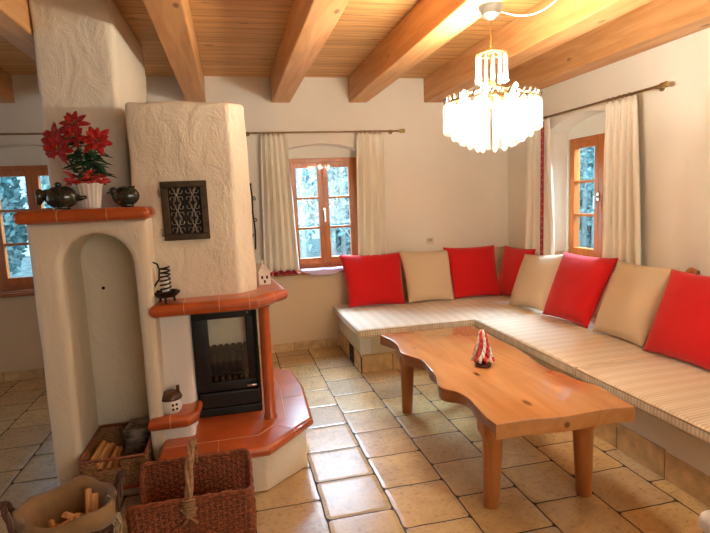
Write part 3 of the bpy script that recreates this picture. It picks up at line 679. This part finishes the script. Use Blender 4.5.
for r_, z in rings: tube(bm, [(hx+r_*math.cos(2*PI*k/40), hy+r_*math.sin(2*PI*k/40), z) for k in range(41)], .004, 6, cap=False)
for k in range(6):
    a = 2*PI*k/6+.3; c_, s_ = math.cos(a), math.sin(a)
    tube(bm, [(hx, hy, 1.985), (hx+.1*c_, hy+.1*s_, 1.95), (hx+.2*c_, hy+.2*s_, 1.925), (hx+.23*c_, hy+.23*s_, 1.905)], .004, 6)
    tube(bm, [(hx, hy, 2.16), (hx+.072*c_, hy+.072*s_, 2.133)], .003, 6)
    tube(bm, [(hx, hy, 1.96), (hx+.07*c_, hy+.07*s_, 1.88), (hx+.115*c_, hy+.115*s_, 1.885), (hx+.15*c_, hy+.15*s_, 1.89), (hx+.19*c_, hy+.19*s_, 1.895)], .003, 6)
obj('chandelier_frame', bm, 'brass', ch, True)
bm = BM()
for k in range(36):
    a = 2*PI*k/36
    tube(bm, [(hx+.23*math.cos(a), hy+.23*math.sin(a), 1.908), (hx+.234*math.cos(a+.05), hy+.234*math.sin(a+.05), 1.922)], .006, 6); ball(bm, (hx+.234*math.cos(a+.05), hy+.234*math.sin(a+.05), 1.925), .008, n=8)
obj('ring_crown', bm, 'antique', ch, True)
for k in range(5):
    a = 2*PI*k/5+.2; bx_, by_ = hx+.135*math.cos(a), hy+.135*math.sin(a)
    bm = BM(); lathe(bm, [(0, 1.885), (.011, 1.89), (.012, 1.91), (.019, 1.93), (.016, 1.952), (.006, 1.97), (0, 1.974)], (bx_, by_, 0), 12); obj('light_bulb', bm, 'bulb', ch, True)
    l = light('bulb_light', 'POINT', (0, 0, 0), 30, (1, .91, .76), .03); l.parent = ch; l.location = Vector((bx_, by_, 1.935))-ch.location
def crystal_mesh(L, f=1):
    bm = BM(); prof = [(.0, 0), (.004, -.004), (.0045, -.014), (.0, -.018)]
    prof = [(0, 0), (.008, -.008), (.012, -.03), (.0105, -L*.5), (.014, -L*.80), (.013, -L*.95), (0, -L)]
    lathe(bm, [(a*(f if i != 5 else min(1, f*1.5)), b) for i, (a, b) in enumerate(prof)], (0, 0, 0), 6); bmesh.ops.recalc_face_normals(bm, faces=bm.faces)
    me = bpy.data.meshes.new('crystal'); bm.to_mesh(me); bm.free(); me.materials.append(MT['crystal']); return me
for (r_, z, L_, cnt) in ((.23, 1.902, .15, 32), (.19, 1.892, .172, 20), (.15, 1.887, .192, 14), (.11, 1.882, .208, 10), (.07, 1.877, .22, 7), (.072, 2.13, .135, 13)):
    me = crystal_mesh(L_, .62 if z > 2 else 1)
    for k in range(cnt):
        a = 2*PI*k/cnt; c = bpy.data.objects.new('crystal_drop', me); C.objects.link(c); c.parent = ch
        c.location = Vector((hx+r_*math.cos(a), hy+r_*math.sin(a), z))-ch.location; c.rotation_euler = (0, 0, a)
bm = BM(); pts = [(hx+.03, hy-.01, 2.335)]
for k in range(25):
    t = k/24; pts.append((hx+.04+(1.60-hx-.04)*t, hy-.01-.40*t, 2.335+.135*t-.12*math.sin(PI*t)))
tube(bm, pts, .004, 6); tag(obj('ceiling_cable', bm, 'cable', smooth=True), 'white cable sagging from the chandelier canopy towards the ceiling', 'cable')

# ------------------------------------------------------------------ things on the fireplace
SZ = 1.459
px, py = -.672, 2.84
pl = thing('potted_poinsettia', 'red poinsettia in a fluted cream pot on the niche shelf', 'plant', (px, py, SZ))
bm = BM(); lathe(bm, [(0, SZ), (.045, SZ), (.048, SZ+.01), (.062, SZ+.105), (.068, SZ+.112), (.068, SZ+.122), (.058, SZ+.122), (.052, SZ+.09), (0, SZ+.09)], (px, py, 0), 72, flute=.035, nf=18); obj('flower_pot', bm, 'ceramic', pl, True, 50)
def petal(bm, c, d, upv, L_, w_, mi=0, droop=.2, fold=.15):
    """pointed leaf from c along d"""
    d = d.normalized(); s = d.cross(upv); s = s.normalized() if s.length > 1e-4 else d.orthogonal(); nrm = s.cross(d).normalized(); n0 = len(bm.faces)
    prev = None
    for k in range(7):
        t = k/6; wd = w_*math.sin(PI*min(1, t*.92+.06))**.8*(1 if k < 6 else 0); p = c+d*L_*t-nrm*L_*droop*t*t*-1*-1
        ms = bm.verts.new(p-nrm*wd*fold)
        if k == 6: cur = (ms,)
        else: cur = (bm.verts.new(p-s*wd/2), ms, bm.verts.new(p+s*wd/2))
        if prev:
            if len(cur) == 1: bm.faces.new((prev[0], prev[1], cur[0])); bm.faces.new((prev[1], prev[2], cur[0]))
            else: bm.faces.new((prev[0], prev[1], cur[1], cur[0])); bm.faces.new((prev[1], prev[2], cur[2], cur[1]))
        prev = cur
    mark(bm, n0, mi)
rnd = random.Random(5)
heads = [(-.695, 2.79, 1.862, .072), (-.785, 2.80, 1.80, .072), (-.755, 2.74, 1.745, .078), (-.595, 2.75, 1.775, .078), (-.69, 2.76, 1.80, .06), (-.80, 2.79, 1.745, .05)]
bm = BM()
for x, y, z, r_ in heads: tube(bm, [(px, py, SZ+.09), ((px+x)/2, (py+y)/2+.02, SZ+.2), (x, y, z)], .004, 6)
obj('stems', bm, 'stem', pl, True)
for x, y, z, r_ in heads:
    bm = BM(); ax = Vector((x-px, y-py-.22, z-1.70)).normalized()
    for ringn, cnt, rr, tilt_ in ((0, 6, 1.0, .15), (1, 6, .78, .45), (2, 5, .5, .8)):
        for k in range(cnt):
            a = 2*PI*k/cnt+ringn*.5+rnd.uniform(-.15, .15); t1 = ax.orthogonal().normalized(); t2 = ax.cross(t1)
            d = (t1*math.cos(a)+t2*math.sin(a))*(1-tilt_*.5)+ax*tilt_; petal(bm, Vector((x, y, z)), d, ax, r_*rr*rnd.uniform(.9, 1.15), r_*.42*rr**.5, 0, .15)
    for k in range(5): ball(bm, Vector((x, y, z))+ax*.012+Vector((rnd.uniform(-1, 1), rnd.uniform(-1, 1), rnd.uniform(-1, 1)))*.007, .004, n=6, mi=1)
    solid(obj('flower', bm, ['bract', 'brass'], pl, True), .0012)
bm = BM()
for k in range(95):
    a = rnd.uniform(0, 2*PI); z = rnd.uniform(1.615, 1.80); rr = rnd.uniform(.01, .06); c = Vector((px+.012+rr*math.cos(a), py-.03+rr*math.sin(a), z))
    petal(bm, c, Vector((math.cos(a), math.sin(a)*.8-.2, rnd.uniform(-.4, .35))), Vector((0, 0, 1)), rnd.uniform(.05, .085), .036, 0, .25)
solid(obj('foliage', bm, 'leaf', pl, True), .0012)
bm = BM()
for k in range(60):
    a = rnd.uniform(0, 2*PI); c = Vector((px+.035*math.cos(a), py+.035*math.sin(a), SZ+.118+rnd.uniform(0, .05)))
    petal(bm, c, Vector((math.cos(a), math.sin(a), rnd.uniform(.1, .9))), Vector((0, 0, 1)), rnd.uniform(.045, .075), .045, k % 4 == 0, .3, .3)
solid(obj('ribbon_bow', bm, ['ribbon', 'whiteglass'], pl, True), .001)
def hen(x, y, s, label, tailup):
    r = thing('ceramic_hen', label, 'ornament', (x, y, SZ), 'dark glazed ceramic hens on the shelf')
    bm = BM(); ball(bm, (x, y, SZ+.052*s), .05*s, (1.35, .95, 1.0), 20)
    lathe(bm, [(0, SZ), (.032*s, SZ), (.03*s, SZ+.012)], (x, y, 0), 16); obj('body', bm, 'glaze', r, True)
    bm = BM()
    if not tailup:
        tube(bm, [(x-.035*s, y, SZ+.06*s), (x-.06*s, y-.005, SZ+.065*s), (x-.078*s, y-.008, SZ+.06*s)], [.03*s, .022*s, .02*s], 12); ball(bm, (x-.08*s, y-.01, SZ+.06*s), .024*s, (.8, 1, 1.3)); ball(bm, (x-.085*s, y-.01, SZ+.035*s), .013*s)
    else: ball(bm, (x-.055*s, y-.01, SZ+.075*s), .022*s); tube(bm, [(x-.06*s, y-.01, SZ+.075*s), (x-.09*s, y-.012, SZ+.068*s)], [.01*s, .001], 8)
    obj('head', bm, 'glaze', r, True)
    bm = BM()
    if not tailup: tube(bm, [(x+.05*s, y, SZ+.05*s), (x+.08*s, y-.01, SZ+.045*s), (x+.10*s, y-.012, SZ+.05*s)], [.018*s, .01*s, .007*s], 10); ball(bm, (x-.01, y, SZ+.105*s), .014*s, (1, 1, .8))
    else:
        for q in range(3): tube(bm, [(x+.03*s, y, SZ+.07*s), (x+(.05+.012*q)*s, y, SZ+(.115-.02*q)*s), (x+(.03+.03*q)*s, y, SZ+(.14-.03*q)*s)], [.02*s, .016*s, .003], 8)
    obj('tail', bm, 'glaze', r, True)
hen(-.775, 2.765, 1.12, 'dark green glazed ceramic hen lying left of the poinsettia pot', False)
hen(-.505, 2.87, 1.05, 'dark glazed ceramic hen with raised tail right of the poinsettia pot', True)

# candle holder on the mantel
hx2, hy2, MZ = -.345, 2.765, .9745
cd = thing('spiral_candle_holder', 'black wrought iron spiral candle holder with hooked handle on the mantel', 'candle holder', (hx2, hy2, MZ))
bm = BM(); lathe(bm, [(0, MZ+.022), (.035, MZ+.022), (.05, MZ+.035), (.056, MZ+.047), (.053, MZ+.048), (.034, MZ+.028), (0, MZ+.027)], (hx2, hy2, 0), 14, flute=.06, nf=7)
for k in range(3):
    a = 2*PI*k/3+.5; tube(bm, [(hx2+.03*math.cos(a), hy2+.03*math.sin(a), MZ+.024), (hx2+.036*math.cos(a), hy2+.036*math.sin(a), MZ)], .005, 8)
obj('drip_tray', bm, 'blackiron', cd, True, 40)
bm = BM(); pts = [(hx2+.021*math.cos(a*.5), hy2+.021*math.sin(a*.5), MZ+.03+.122*a/88) for a in range(0, 89)]; tube(bm, pts, .0038, 6); obj('spiral', bm, 'blackiron', cd, True)
bm = BM(); z = MZ; tube(bm, [(hx2-.045, hy2, z+.04), (hx2-.052, hy2, z+.06)]+[(hx2-.045+.0*k, hy2, z+.06+.02*k) for k in range(1, 1)]+[(hx2-.024, hy2, z+.10), (hx2-.02, hy2, z+.14), (hx2-.026, hy2, z+.165), (hx2-.045, hy2, z+.175), (hx2-.06, hy2, z+.16), (hx2-.062, hy2, z+.125), (hx2-.066, hy2, z+.10), (hx2-.078, hy2, z+.093)], .004, 6); obj('handle', bm, 'blackiron', cd, True)
bm = BM(); lathe(bm, [(0, MZ+.028), (.0155, MZ+.028), (.0155, MZ+.10), (.008, MZ+.106), (0, MZ+.105)], (hx2, hy2, 0), 16); obj('candle', bm, 'wax', cd, True, 40)
cd.scale = (1.18,)*3
# ceramic house
qx, qy = .165, 3.10
hs_ = thing('ceramic_house', 'little white ceramic house lantern at the right end of the mantel', 'ornament', (qx, qy, MZ))
bm = BM(); a, b = .034, .028
prism(bm, [(qx-a, MZ), (qx+a, MZ), (qx+a, MZ+.07), (qx, MZ+.115), (qx-a, MZ+.07)], qy-b, qy+b, .003, 2, axis='y'); obj('house_walls', bm, 'ceramic', hs_)
bm = BM()
for s in (-1, 1): box(bm, qx+s*.02-.027, qx+s*.02+.027, qy-b-.006, qy+b+.006, MZ+.092-.003, MZ+.092+.003, .001, rot=Euler((0, R(52*s), 0)))
obj('house_roof', bm, 'ceramic', hs_)
bm = BM(); box(bm, qx-.014, qx-.002, qy-.006, qy+.006, MZ+.09, MZ+.145, .002); obj('house_chimney', bm, 'ceramic', hs_)
bm = BM()
for x_, z_ in ((-.014, .045), (.014, .045), (0, .02)): box(bm, qx+x_-.006, qx+x_+.006, qy-b-.0015, qy-b+.001, MZ+z_-.009, MZ+z_+.009)
obj('house_windows', bm, 'lid', hs_)
# ceramic pot on the side ledge
qx, qy, QZ = -.368, 2.755, .4025
cp_ = thing('ceramic_pot', 'white ceramic pot with brown lid and black dots on the small side ledge', 'pot', (qx, qy, QZ))
bm = BM(); lathe(bm, [(0, QZ), (.036, QZ), (.046, QZ+.012), (.050, QZ+.035), (.047, QZ+.058), (.042, QZ+.068), (0, QZ+.068)], (qx, qy, 0), 28); obj('pot_body', bm, 'ceramic', cp_, True, 50)
bm = BM(); lathe(bm, [(.050, QZ+.064), (.052, QZ+.07), (.045, QZ+.085), (.025, QZ+.10), (0, QZ+.104)], (qx, qy, 0), 28)
tube(bm, [(qx-.038, qy, QZ+.085), (qx-.042, qy, QZ+.112)], [.012, .003], 8); box(bm, qx+.026, qx+.042, qy-.008, qy+.008, QZ+.08, QZ+.122, .003)
obj('pot_lid', bm, 'lid', cp_, True, 50)
bm = BM()
for a_, z_ in ((-75, .045), (-55, .045), (-75, .025), (-55, .025)): 
    a_ = R(a_); ball(bm, (qx+.0485*math.cos(a_), qy+.0485*math.sin(a_), QZ+z_), .006, n=8)
obj('pot_dots', bm, 'black', cp_, True)
cp_.scale = (1.12,)*3
# wrought iron hanging on the back wall
ih = thing('wrought_iron_hook', 'black wrought iron ornament hanging on the back wall behind the hood', 'wall ornament', (.20, W_-.02, 1.0))
bm = BM(); x, y = .20, W_-.018
tube(bm, [(x-.005, y, 1.62), (x+.004, y, 1.5), (x, y, 1.35), (x+.012, y, 1.2), (x+.004, y, 1.02)], .007, 8)
for z, s in ((1.5, 1), (1.36, -1), (1.3, 1), (1.15, -1)): tube(bm, [(x, y, z), (x+.022*s, y, z+.012), (x+.034*s, y, z-.008), (x+.022*s, y, z-.022), (x+.014*s, y, z-.01)], .005, 6)
obj('iron_scroll', bm, 'blackiron', ih, True)
bm = BM(); ball(bm, (x-.005, W_-.01, 1.625), .012); obj('nail', bm, 'blackiron', ih, True)
# socket
so = thing('wall_socket', 'small cream wall socket above the cream cushion on the back wall', 'socket', (1.955, W_, .99))
bm = BM(); box(bm, 1.918, 1.992, W_-.009, W_, .962, 1.026, .004); obj('socket_plate', bm, 'outlet', so)
bm = BM(); box(bm, 1.935, 1.975, W_-.013, W_-.008, .985, 1.015, .002); obj('socket_insert', bm, 'piping', so)

# ------------------------------------------------------------------ baskets
def weave(bm, path, z0, z1, rows, r=.004, amp=.004, flare=0, center=None, closed=True, stake=.03, mi=0, zf=None):
    """woven strands along path (list of xy), alternate rows in antiphase"""
    P = [Vector(p) for p in path]
    if closed: P = P+[P[0]]
    seg = [(b-a).length for a, b in zip(P, P[1:])]; tot = sum(seg); ns = max(4, int(tot/stake)); ns += ns % 2
    def at(s):
        for k, L_ in enumerate(seg):
            if s <= L_ or k == len(seg)-1:
                t = s/L_ if L_ else 0; a, b = P[k], P[k+1]; d = (b-a).normalized(); return a+(b-a)*min(t, 1), Vector((d.y, -d.x))
            s -= L_
    c = Vector(center) if center else None
    for q in range(rows):
        z = z0+(z1-z0)*(q+.5)/rows; pts = []
        for k in range(2*ns+1):
            p, nrm = at(tot*k/(2*ns)); w = amp*math.cos(PI*k/2*1.0+PI*q) if k % 2 == 0 else 0
            w = amp*(1 if (k//2+q) % 2 else -1) if k % 2 == 0 else 0
            p = p+nrm*w
            if c is not None: p = c+(p-c)*(1+flare*((z-z0)/(z1-z0)-1))
            zz = z+(zf(p.x, p.y)*(q+.5)/rows if zf else 0)
            pts.append((p.x, p.y, zz))
        if closed: pts[-1] = pts[0]
        tube(bm, pts, r, 5, cap=not closed, mi=mi)
    for k in range(ns+1 if not closed else ns):
        p, nrm = at(tot*k/ns)
        p0 = c+(p-c)*(1-flare) if c is not None else p
        dz = zf(p.x, p.y) if zf else 0
        tube(bm, [(p0.x, p0.y, z0), (p.x, p.y, z1+dz)], r*1.1, 5, mi=mi)
    return at, tot
def rrect(x0, x1, y0, y1, r, n=4):
    out = []
    for cx_, cy_, a0 in ((x1-r, y0+r, -90), (x1-r, y1-r, 0), (x0+r, y1-r, 90), (x0+r, y0+r, 180)):
        for k in range(n+1): a = R(a0+90*k/n); out.append((cx_+r*math.cos(a), cy_+r*math.sin(a)))
    return out
def basket(name, label, path, z0, z1, rows, mat, flare, center, rim_r=.010, **kw):
    root = thing(name, label, 'basket', (center[0], center[1], z0))
    bm = BM(); weave(bm, path, z0+.012, z1, rows, center=center, flare=flare, **kw)
    obj('basket_side', bm, mat, root, True)
    c = Vector(center); b = [tuple(c+(Vector(p)-c)*(1-flare)) for p in path]
    bm = BM(); prism(bm, b, z0+.002, z0+.014); obj('basket_bottom', bm, mat, root)
    bm = BM(); P = [(p[0], p[1], z1+(kw['zf'](*p) if kw.get('zf') else 0)) for p in path]; P.append(P[0])
    # braided rim: two twisted strands
    fine = []
    for a, b2 in zip(P, P[1:]):
        L_ = (Vector(a)-Vector(b2)).length; m_ = max(1, int(L_/.012))
        for q in range(m_): fine.append(Vector(a).lerp(Vector(b2), q/m_))
    fine.append(fine[0])
    for s in (0, PI):
        tw = [f+Vector((0, 0, rim_r*.5*math.sin(k*.8+s)))+(Vector((f.x-c.x, f.y-c.y, 0)).normalized()*rim_r*.5*math.cos(k*.8+s)) for k, f in enumerate(fine)]; tw[-1] = tw[0]
        tube(bm, tw, rim_r*.65, 6, cap=False)
    obj('basket_rim', bm, mat, root, True)
    return root
# big wicker log basket in front of the hearth, high front and back, hoop handle
bc = (-.235, 2.235)
path = [p for p in rrect(-.475, .005, 2.055, 2.415, .03)]
path = [q for a, b in zip(path, path[1:]+path[:1]) for q in ([a]+[(a[0]+(b[0]-a[0])*k/12, a[1]+(b[1]-a[1])*k/12) for k in range(1, 12)] if (Vector(a)-Vector(b)).length > .1 else [a])]
zdip = lambda x, y: -.19*max(0, 1-(abs(y-2.235)/.17)**4)*(1 if abs(x+.235) > .2 else 0)
lb = basket('log_basket', 'large reddish-brown wicker log basket with hoop handle in front of the hearth', path, 0, .30, 22, 'wicker', .06, bc, r=.0064, amp=.0062, stake=.022, zf=zdip)
bm = BM(); pts = []
for k in range(25):
    a = PI*k/24; pts.append((-.245+.01*math.sin(a), 2.235-.183*math.cos(a), .25+.19*math.sin(a)))
for s in range(3):
    tw = [Vector(p)+Vector((.010*math.cos(k*.45+s*2.1), 0, .010*math.sin(k*.45+s*2.1))) for k, p in enumerate(pts)]; tube(bm, tw, .0085, 7)
obj('handle', bm, 'wicker2', lb, True)
for yy in (2.047, 2.423):
    bm = BM()
    for q in range(7): tube(bm, [(-.272, yy, .235+q*.011), (-.245, yy-.012*(1 if yy < 2.2 else -1), .238+q*.011), (-.218, yy, .235+q*.011)], .005, 6)
    for s in (-1, 1): tube(bm, [(-.245-.03*s, yy-.004, .20), (-.245+.03*s, yy-.006, .27)], .006, 6)
    obj('handle_binding', bm, 'wicker2', lb, True)
# niche basket with papers and sticks
nbx = (-.635, 2.85)
path = rrect(-.785, -.485, 2.60+.06, 3.02, .02)
nk = thing('newspaper_basket', 'tan wicker box basket with cut-out grip standing inside the arched niche', 'basket', (nbx[0], nbx[1], .117))
x0, x1, y0, y1, z0, z1 = -.782, -.488, 2.60, 3.03, .117, .262
bm = BM()
def wall_w(pa, pb, za, zb, rows): weave(bm, [pa, pb], za, zb, rows, r=.0042, amp=.003, closed=False, stake=.02)
gx_0, gx_1, gz_0 = -.71, -.60, .215
wall_w((x0, y0), (x1, y0), z0+.006, gz_0, 11); wall_w((x0, y0), (gx_0, y0), gz_0, z1-.012, 4); wall_w((gx_1, y0), (x1, y0), gz_0, z1-.012, 4)
wall_w((x1, y0), (x1, y1), z0+.006, z1, 16); wall_w((x1, y1), (x0, y1), z0+.006, z1, 16); wall_w((x0, y1), (x0, y0), z0+.006, z1, 16)
obj('basket_side', bm, 'wicker2', nk, True)
bm = BM(); box(bm, x0, x1, y0, y1, z0, z0+.006); obj('basket_bottom', bm, 'wicker2', nk)
bm = BM()
for pa, pb in (((x0, y0), (x1, y0)), ((x1, y0), (x1, y1)), ((x1, y1), (x0, y1)), ((x0, y1), (x0, y0))): tube(bm, [(*pa, z1), (*pb, z1)], .008, 8)
tube(bm, [(gx_0, y0, gz_0), (gx_1, y0, gz_0)], .005, 6); obj('basket_rim', bm, 'wicker', nk, True)
# magazines stacked, individually
rnd = random.Random(3)
zc = .124
for k in range(13):
    th = rnd.uniform(.010, .016); bm = BM(); a = rnd.uniform(-.12, .12)
    box(bm, -.625-.0, -.505, 2.84, 3.00, zc, zc+th-.001, .001, rot=Euler((0, 0, a)))
    lab = 'magazine on top of the stack in the niche basket' if k == 12 else 'magazine in the stack in the niche basket, below the topmost'
    o = obj('magazine', bm, 'paper'); tag(o, lab, 'magazine', 'magazines in the niche basket' if k < 12 else None); zc += th
def stick(a, b, w_, h_, label, name='firewood_stick', grp=None, seed=0):
    a, b = Vector(a), Vector(b); d = b-a; L_ = d.length; bm = BM(); r_ = random.Random(seed)
    prof = [(-.5, -.5), (.5, -.45), (.42, .3), (-.1, .55), (-.5, .25)]
    A = [bm.verts.new((0, p[0]*w_, p[1]*h_)) for p in prof]; B = [bm.verts.new((L_, p[0]*w_*r_.uniform(.7, 1.1), p[1]*h_*r_.uniform(.7, 1.1))) for p in prof]
    for k in range(5): bm.faces.new((A[k], A[(k+1) % 5], B[(k+1) % 5], B[k]))
    bm.faces.new(A[::-1]); bm.faces.new(B)
    o = obj(name, bm, 'firewood'); o.rotation_mode = 'QUATERNION'; o.rotation_quaternion = d.to_track_quat('X', 'Z'); o.location = a; tag(o, label, 'firewood', grp); return o
G2 = 'kindling in the niche basket'
for k, (a, b) in enumerate((((-.765, 2.62, .215), (-.715, 2.80, .27)), ((-.745, 2.625, .20), (-.69, 2.78, .262)), ((-.72, 2.64, .19), (-.70, 2.90, .21)), ((-.69, 2.63, .17), (-.655, 2.80, .23)), ((-.66, 2.64, .15), (-.66, 2.88, .19)))):
    stick(a, b, .022, .02, 'split kindling stick poking up in the niche basket', grp=G2, seed=k)
# round lined basket with kindling, front left
rc = (-.68, 2.07); rr0 = .148
path = [(rc[0]+rr0*1.04*math.cos(2*PI*k/40), rc[1]+rr0*math.sin(2*PI*k/40)) for k in range(40)]
kb = basket('lined_kindling_basket', 'round dark wicker basket lined with burlap, full of kindling, at the left front', path, 0, .33, 26, 'darkwick', .22, rc, r=.005, amp=.004, stake=.03)
bm = BM(); n = 64; prof = [(.70, .10), (.78, .16), (.84, .24), (.89, .31), (.93, .345), (1.06, .362), (1.125, .348), (1.13, .31), (1.12, .275)]
G = []
for j, (f, z) in enumerate(prof):
    row = []
    for k in range(n):
        a = 2*PI*k/n; wob = 1+.010*math.sin(a*9+j*.5)+.006*math.sin(a*17+1); ext = 0
        if j >= 6: ext = -.02*(math.sin(a*3+.8)+.5*math.sin(a*7))
        row.append(bm.verts.new((rc[0]+rr0*1.04*f*wob*math.cos(a), rc[1]+rr0*f*wob*math.sin(a), z+ext+.006*math.sin(a*5))))
    G.append(row)
for j in range(len(G)-1):
    for k in range(n): bm.faces.new((G[j][k], G[j][(k+1) % n], G[j+1][(k+1) % n], G[j+1][k]))
cbt = bm.verts.new((rc[0], rc[1], .10))
for k in range(n): bm.faces.new((G[0][(k+1) % n], G[0][k], cbt))
solid(obj('burlap_liner', bm, 'burlap', kb, True), .003)
for ang, mt_ in ((197, 'darkwick'), (15, 'darkwick')):
    bm = BM(); a0 = R(ang)
    for s in range(3):
        pts = []
        for k in range(19):
            t = PI*k/18; ta = a0+.36*math.cos(t); rad = rr0*1.20+.02*math.sin(t)
            pts.append((rc[0]+rad*math.cos(ta)+.006*math.cos(k*.7+s*2.1), rc[1]+rad*math.sin(ta)+.006*math.sin(k*.7+s*2.1), (.30+.12*math.sin(t))))
        tube(bm, pts, .006, 6)
    obj('handle', bm, mt_, kb, True)
bm = BM(); a0 = R(5); bx_, by_ = rc[0]+rr0*1.1*math.cos(a0), rc[1]+rr0*1.1*math.sin(a0)
for k in range(7):
    t = k*.9; tube(bm, [(bx_, by_-.01, .34), (bx_+.012*math.cos(t), by_-.02+.012*math.sin(t), .31), (bx_+.006+.018*math.cos(t*1.3), by_-.025+.01*math.sin(t), .25), (bx_+.012*math.cos(t*2), by_-.02, .17+.012*k)], .0025, 5)
for s in (-1, 1): tube(bm, [(bx_, by_-.01, .34), (bx_+.02*s, by_-.012, .36), (bx_+.03*s, by_-.02, .345), (bx_, by_-.014, .338)], .003, 5)
obj('string_tie', bm, 'string', kb, True)
rnd = random.Random(12)
spots = [((-.64, 2.10, .17), (-.70, 2.00, .255)), ((-.60, 2.12, .27), (-.585, 2.03, .20)), ((-.63, 2.14, .285), (-.61, 2.02, .18)), ((-.78, 1.98, .20), (-.67, 1.99, .235)), ((-.74, 1.95, .22), (-.66, 2.04, .19)), ((-.80, 2.04, .16), (-.66, 2.08, .19)), ((-.75, 2.10, .15), (-.62, 1.98, .19)), ((-.68, 2.14, .18), (-.60, 1.98, .22)), ((-.79, 2.08, .20), (-.73, 1.96, .18)), ((-.72, 1.93, .19), (-.60, 1.96, .21)), ((-.67, 2.06, .22), (-.63, 1.93, .23)), ((-.82, 2.0, .18), (-.74, 2.02, .21))]
for k, (a, b) in enumerate(spots):
    a, b = [(rc[0]+(q[0]+.70)*.80, rc[1]+(q[1]-2.045)*.80, q[2]+.075) for q in (a, b)]; stick(a, b, rnd.uniform(.022, .032), rnd.uniform(.014, .024), 'split kindling stick in the burlap-lined basket', grp='kindling in the lined basket', seed=k+20)

# pale padded stool just showing at the lower right corner
ps = thing('padded_stool', 'pale padded stool cut off by the lower right corner', 'stool', (1.62, 1.20, 0))
bm = BM(); box(bm, 1.50, 1.83, 1.10, 1.40, .25, .33, .03, 4); obj('stool_cushion', bm, 'white', ps, True)
for x in (1.53, 1.80):
    for y in (1.13, 1.37): 
        bm = BM(); tube(bm, [(x, y, 0), (x, y, .26)], [.014, .018], 10); obj('leg', bm, 'tableleg', ps, True, 40)

# ------------------------------------------------------------------ outdoors beyond the windows
bm = BM(); box(bm, -16, 18, W_+.45, 22, -.25, -.15); box(bm, WR+.45, 18, -4, W_+.45, -.25, -.15); struct(obj('ground', bm, 'snow'))
def foliage(bm, c, rx, ry, rz, n, s, rnd, mi=0):
    for _ in range(n):
        while True:
            p = Vector((rnd.uniform(-1, 1), rnd.uniform(-1, 1), rnd.uniform(-1, 1)))
            if p.length < 1: break
        p = Vector((c[0]+p.x*rx, c[1]+p.y*ry, c[2]+p.z*rz)); a = Vector((rnd.gauss(0, 1), rnd.gauss(0, 1), rnd.gauss(0, 1))).normalized(); b = a.orthogonal().normalized(); k = s*rnd.uniform(.5, 1.3)
        vs = [bm.verts.new(p+a*k), bm.verts.new(p+b*k*.5), bm.verts.new(p-a*k), bm.verts.new(p-b*k*.5)]; f = bm.faces.new(vs); f.material_index = rnd.choice((0, 0, 1)) if mi == 0 else mi
rnd = random.Random(31)
bushes = [('back', x, 13.5) for x in (1.2, 3.2)]+[('left', x, 12.5) for x in (-5.2, -3.2)]+[('right', x, y) for x, y in ((9.8, 12.6), (11.6, 14.0))]
lab = {'back': 'pale frosty bush outside the back window', 'left': 'pale frosty bush outside the dark left window', 'right': 'pale frosty bush outside the right wall window'}
for side, x, y in bushes:
    r_ = thing('garden_bush', lab[side], 'bush', (x, y, -.15), 'bushes outside, '+side)
    bm = BM(); foliage(bm, (x, y, 1.5), .95, .8, 1.7, 5200, .11, rnd); obj('foliage', bm, ['frost', 'frost2'], r_)
    bm = BM(); tube(bm, [(x, y, -.16), (x+.03, y, 1.6)], [.06, .02], 7); obj('stem', bm, 'bark', r_, True)
trees = [('back', x, y) for x, y in ((.95, 7.4), (1.55, 8.3), (1.75, 10.2), (1.3, 9.5), (2.35, 11.2), (1.9, 7.9))]+[('left', x, y) for x, y in ((-3.2, 10.2), (-4.1, 9.2), (-2.6, 8.7))]+[('right', x, y) for x, y in ((6.4, 8.3), (7.6, 10.2), (8.8, 10.9))]
lab = {'back': 'slender pale tree trunk with side branches outside the back window', 'left': 'slender pale tree trunk outside the dark left window', 'right': 'slender pale tree trunk outside the right wall window'}
for side, x, y in trees:
    r_ = thing('garden_tree', lab[side], 'tree', (x, y, -.15), 'trees outside, '+side)
    bm = BM(); dx = rnd.uniform(-.08, .08); tube(bm, [(x, y, -.16), (x+dx*.5, y, 1.5), (x+dx, y, 4.2)], [.06, .045, .025], 8)
    for q in range(9):
        z = rnd.uniform(.6, 3.4); a = rnd.uniform(0, 2*PI); tube(bm, [(x+dx*.5, y, z), (x+dx*.5+.22*math.cos(a), y+.2*math.sin(a), z+rnd.uniform(.1, .4))], [.014, .005], 5)
    obj('trunk', bm, 'bark', r_, True)
    bm = BM(); foliage(bm, (x+dx, y, 2.3), .24, .24, 1.7, 420, .06, rnd, 0); obj('crown', bm, ['frost', 'frost2'], r_)
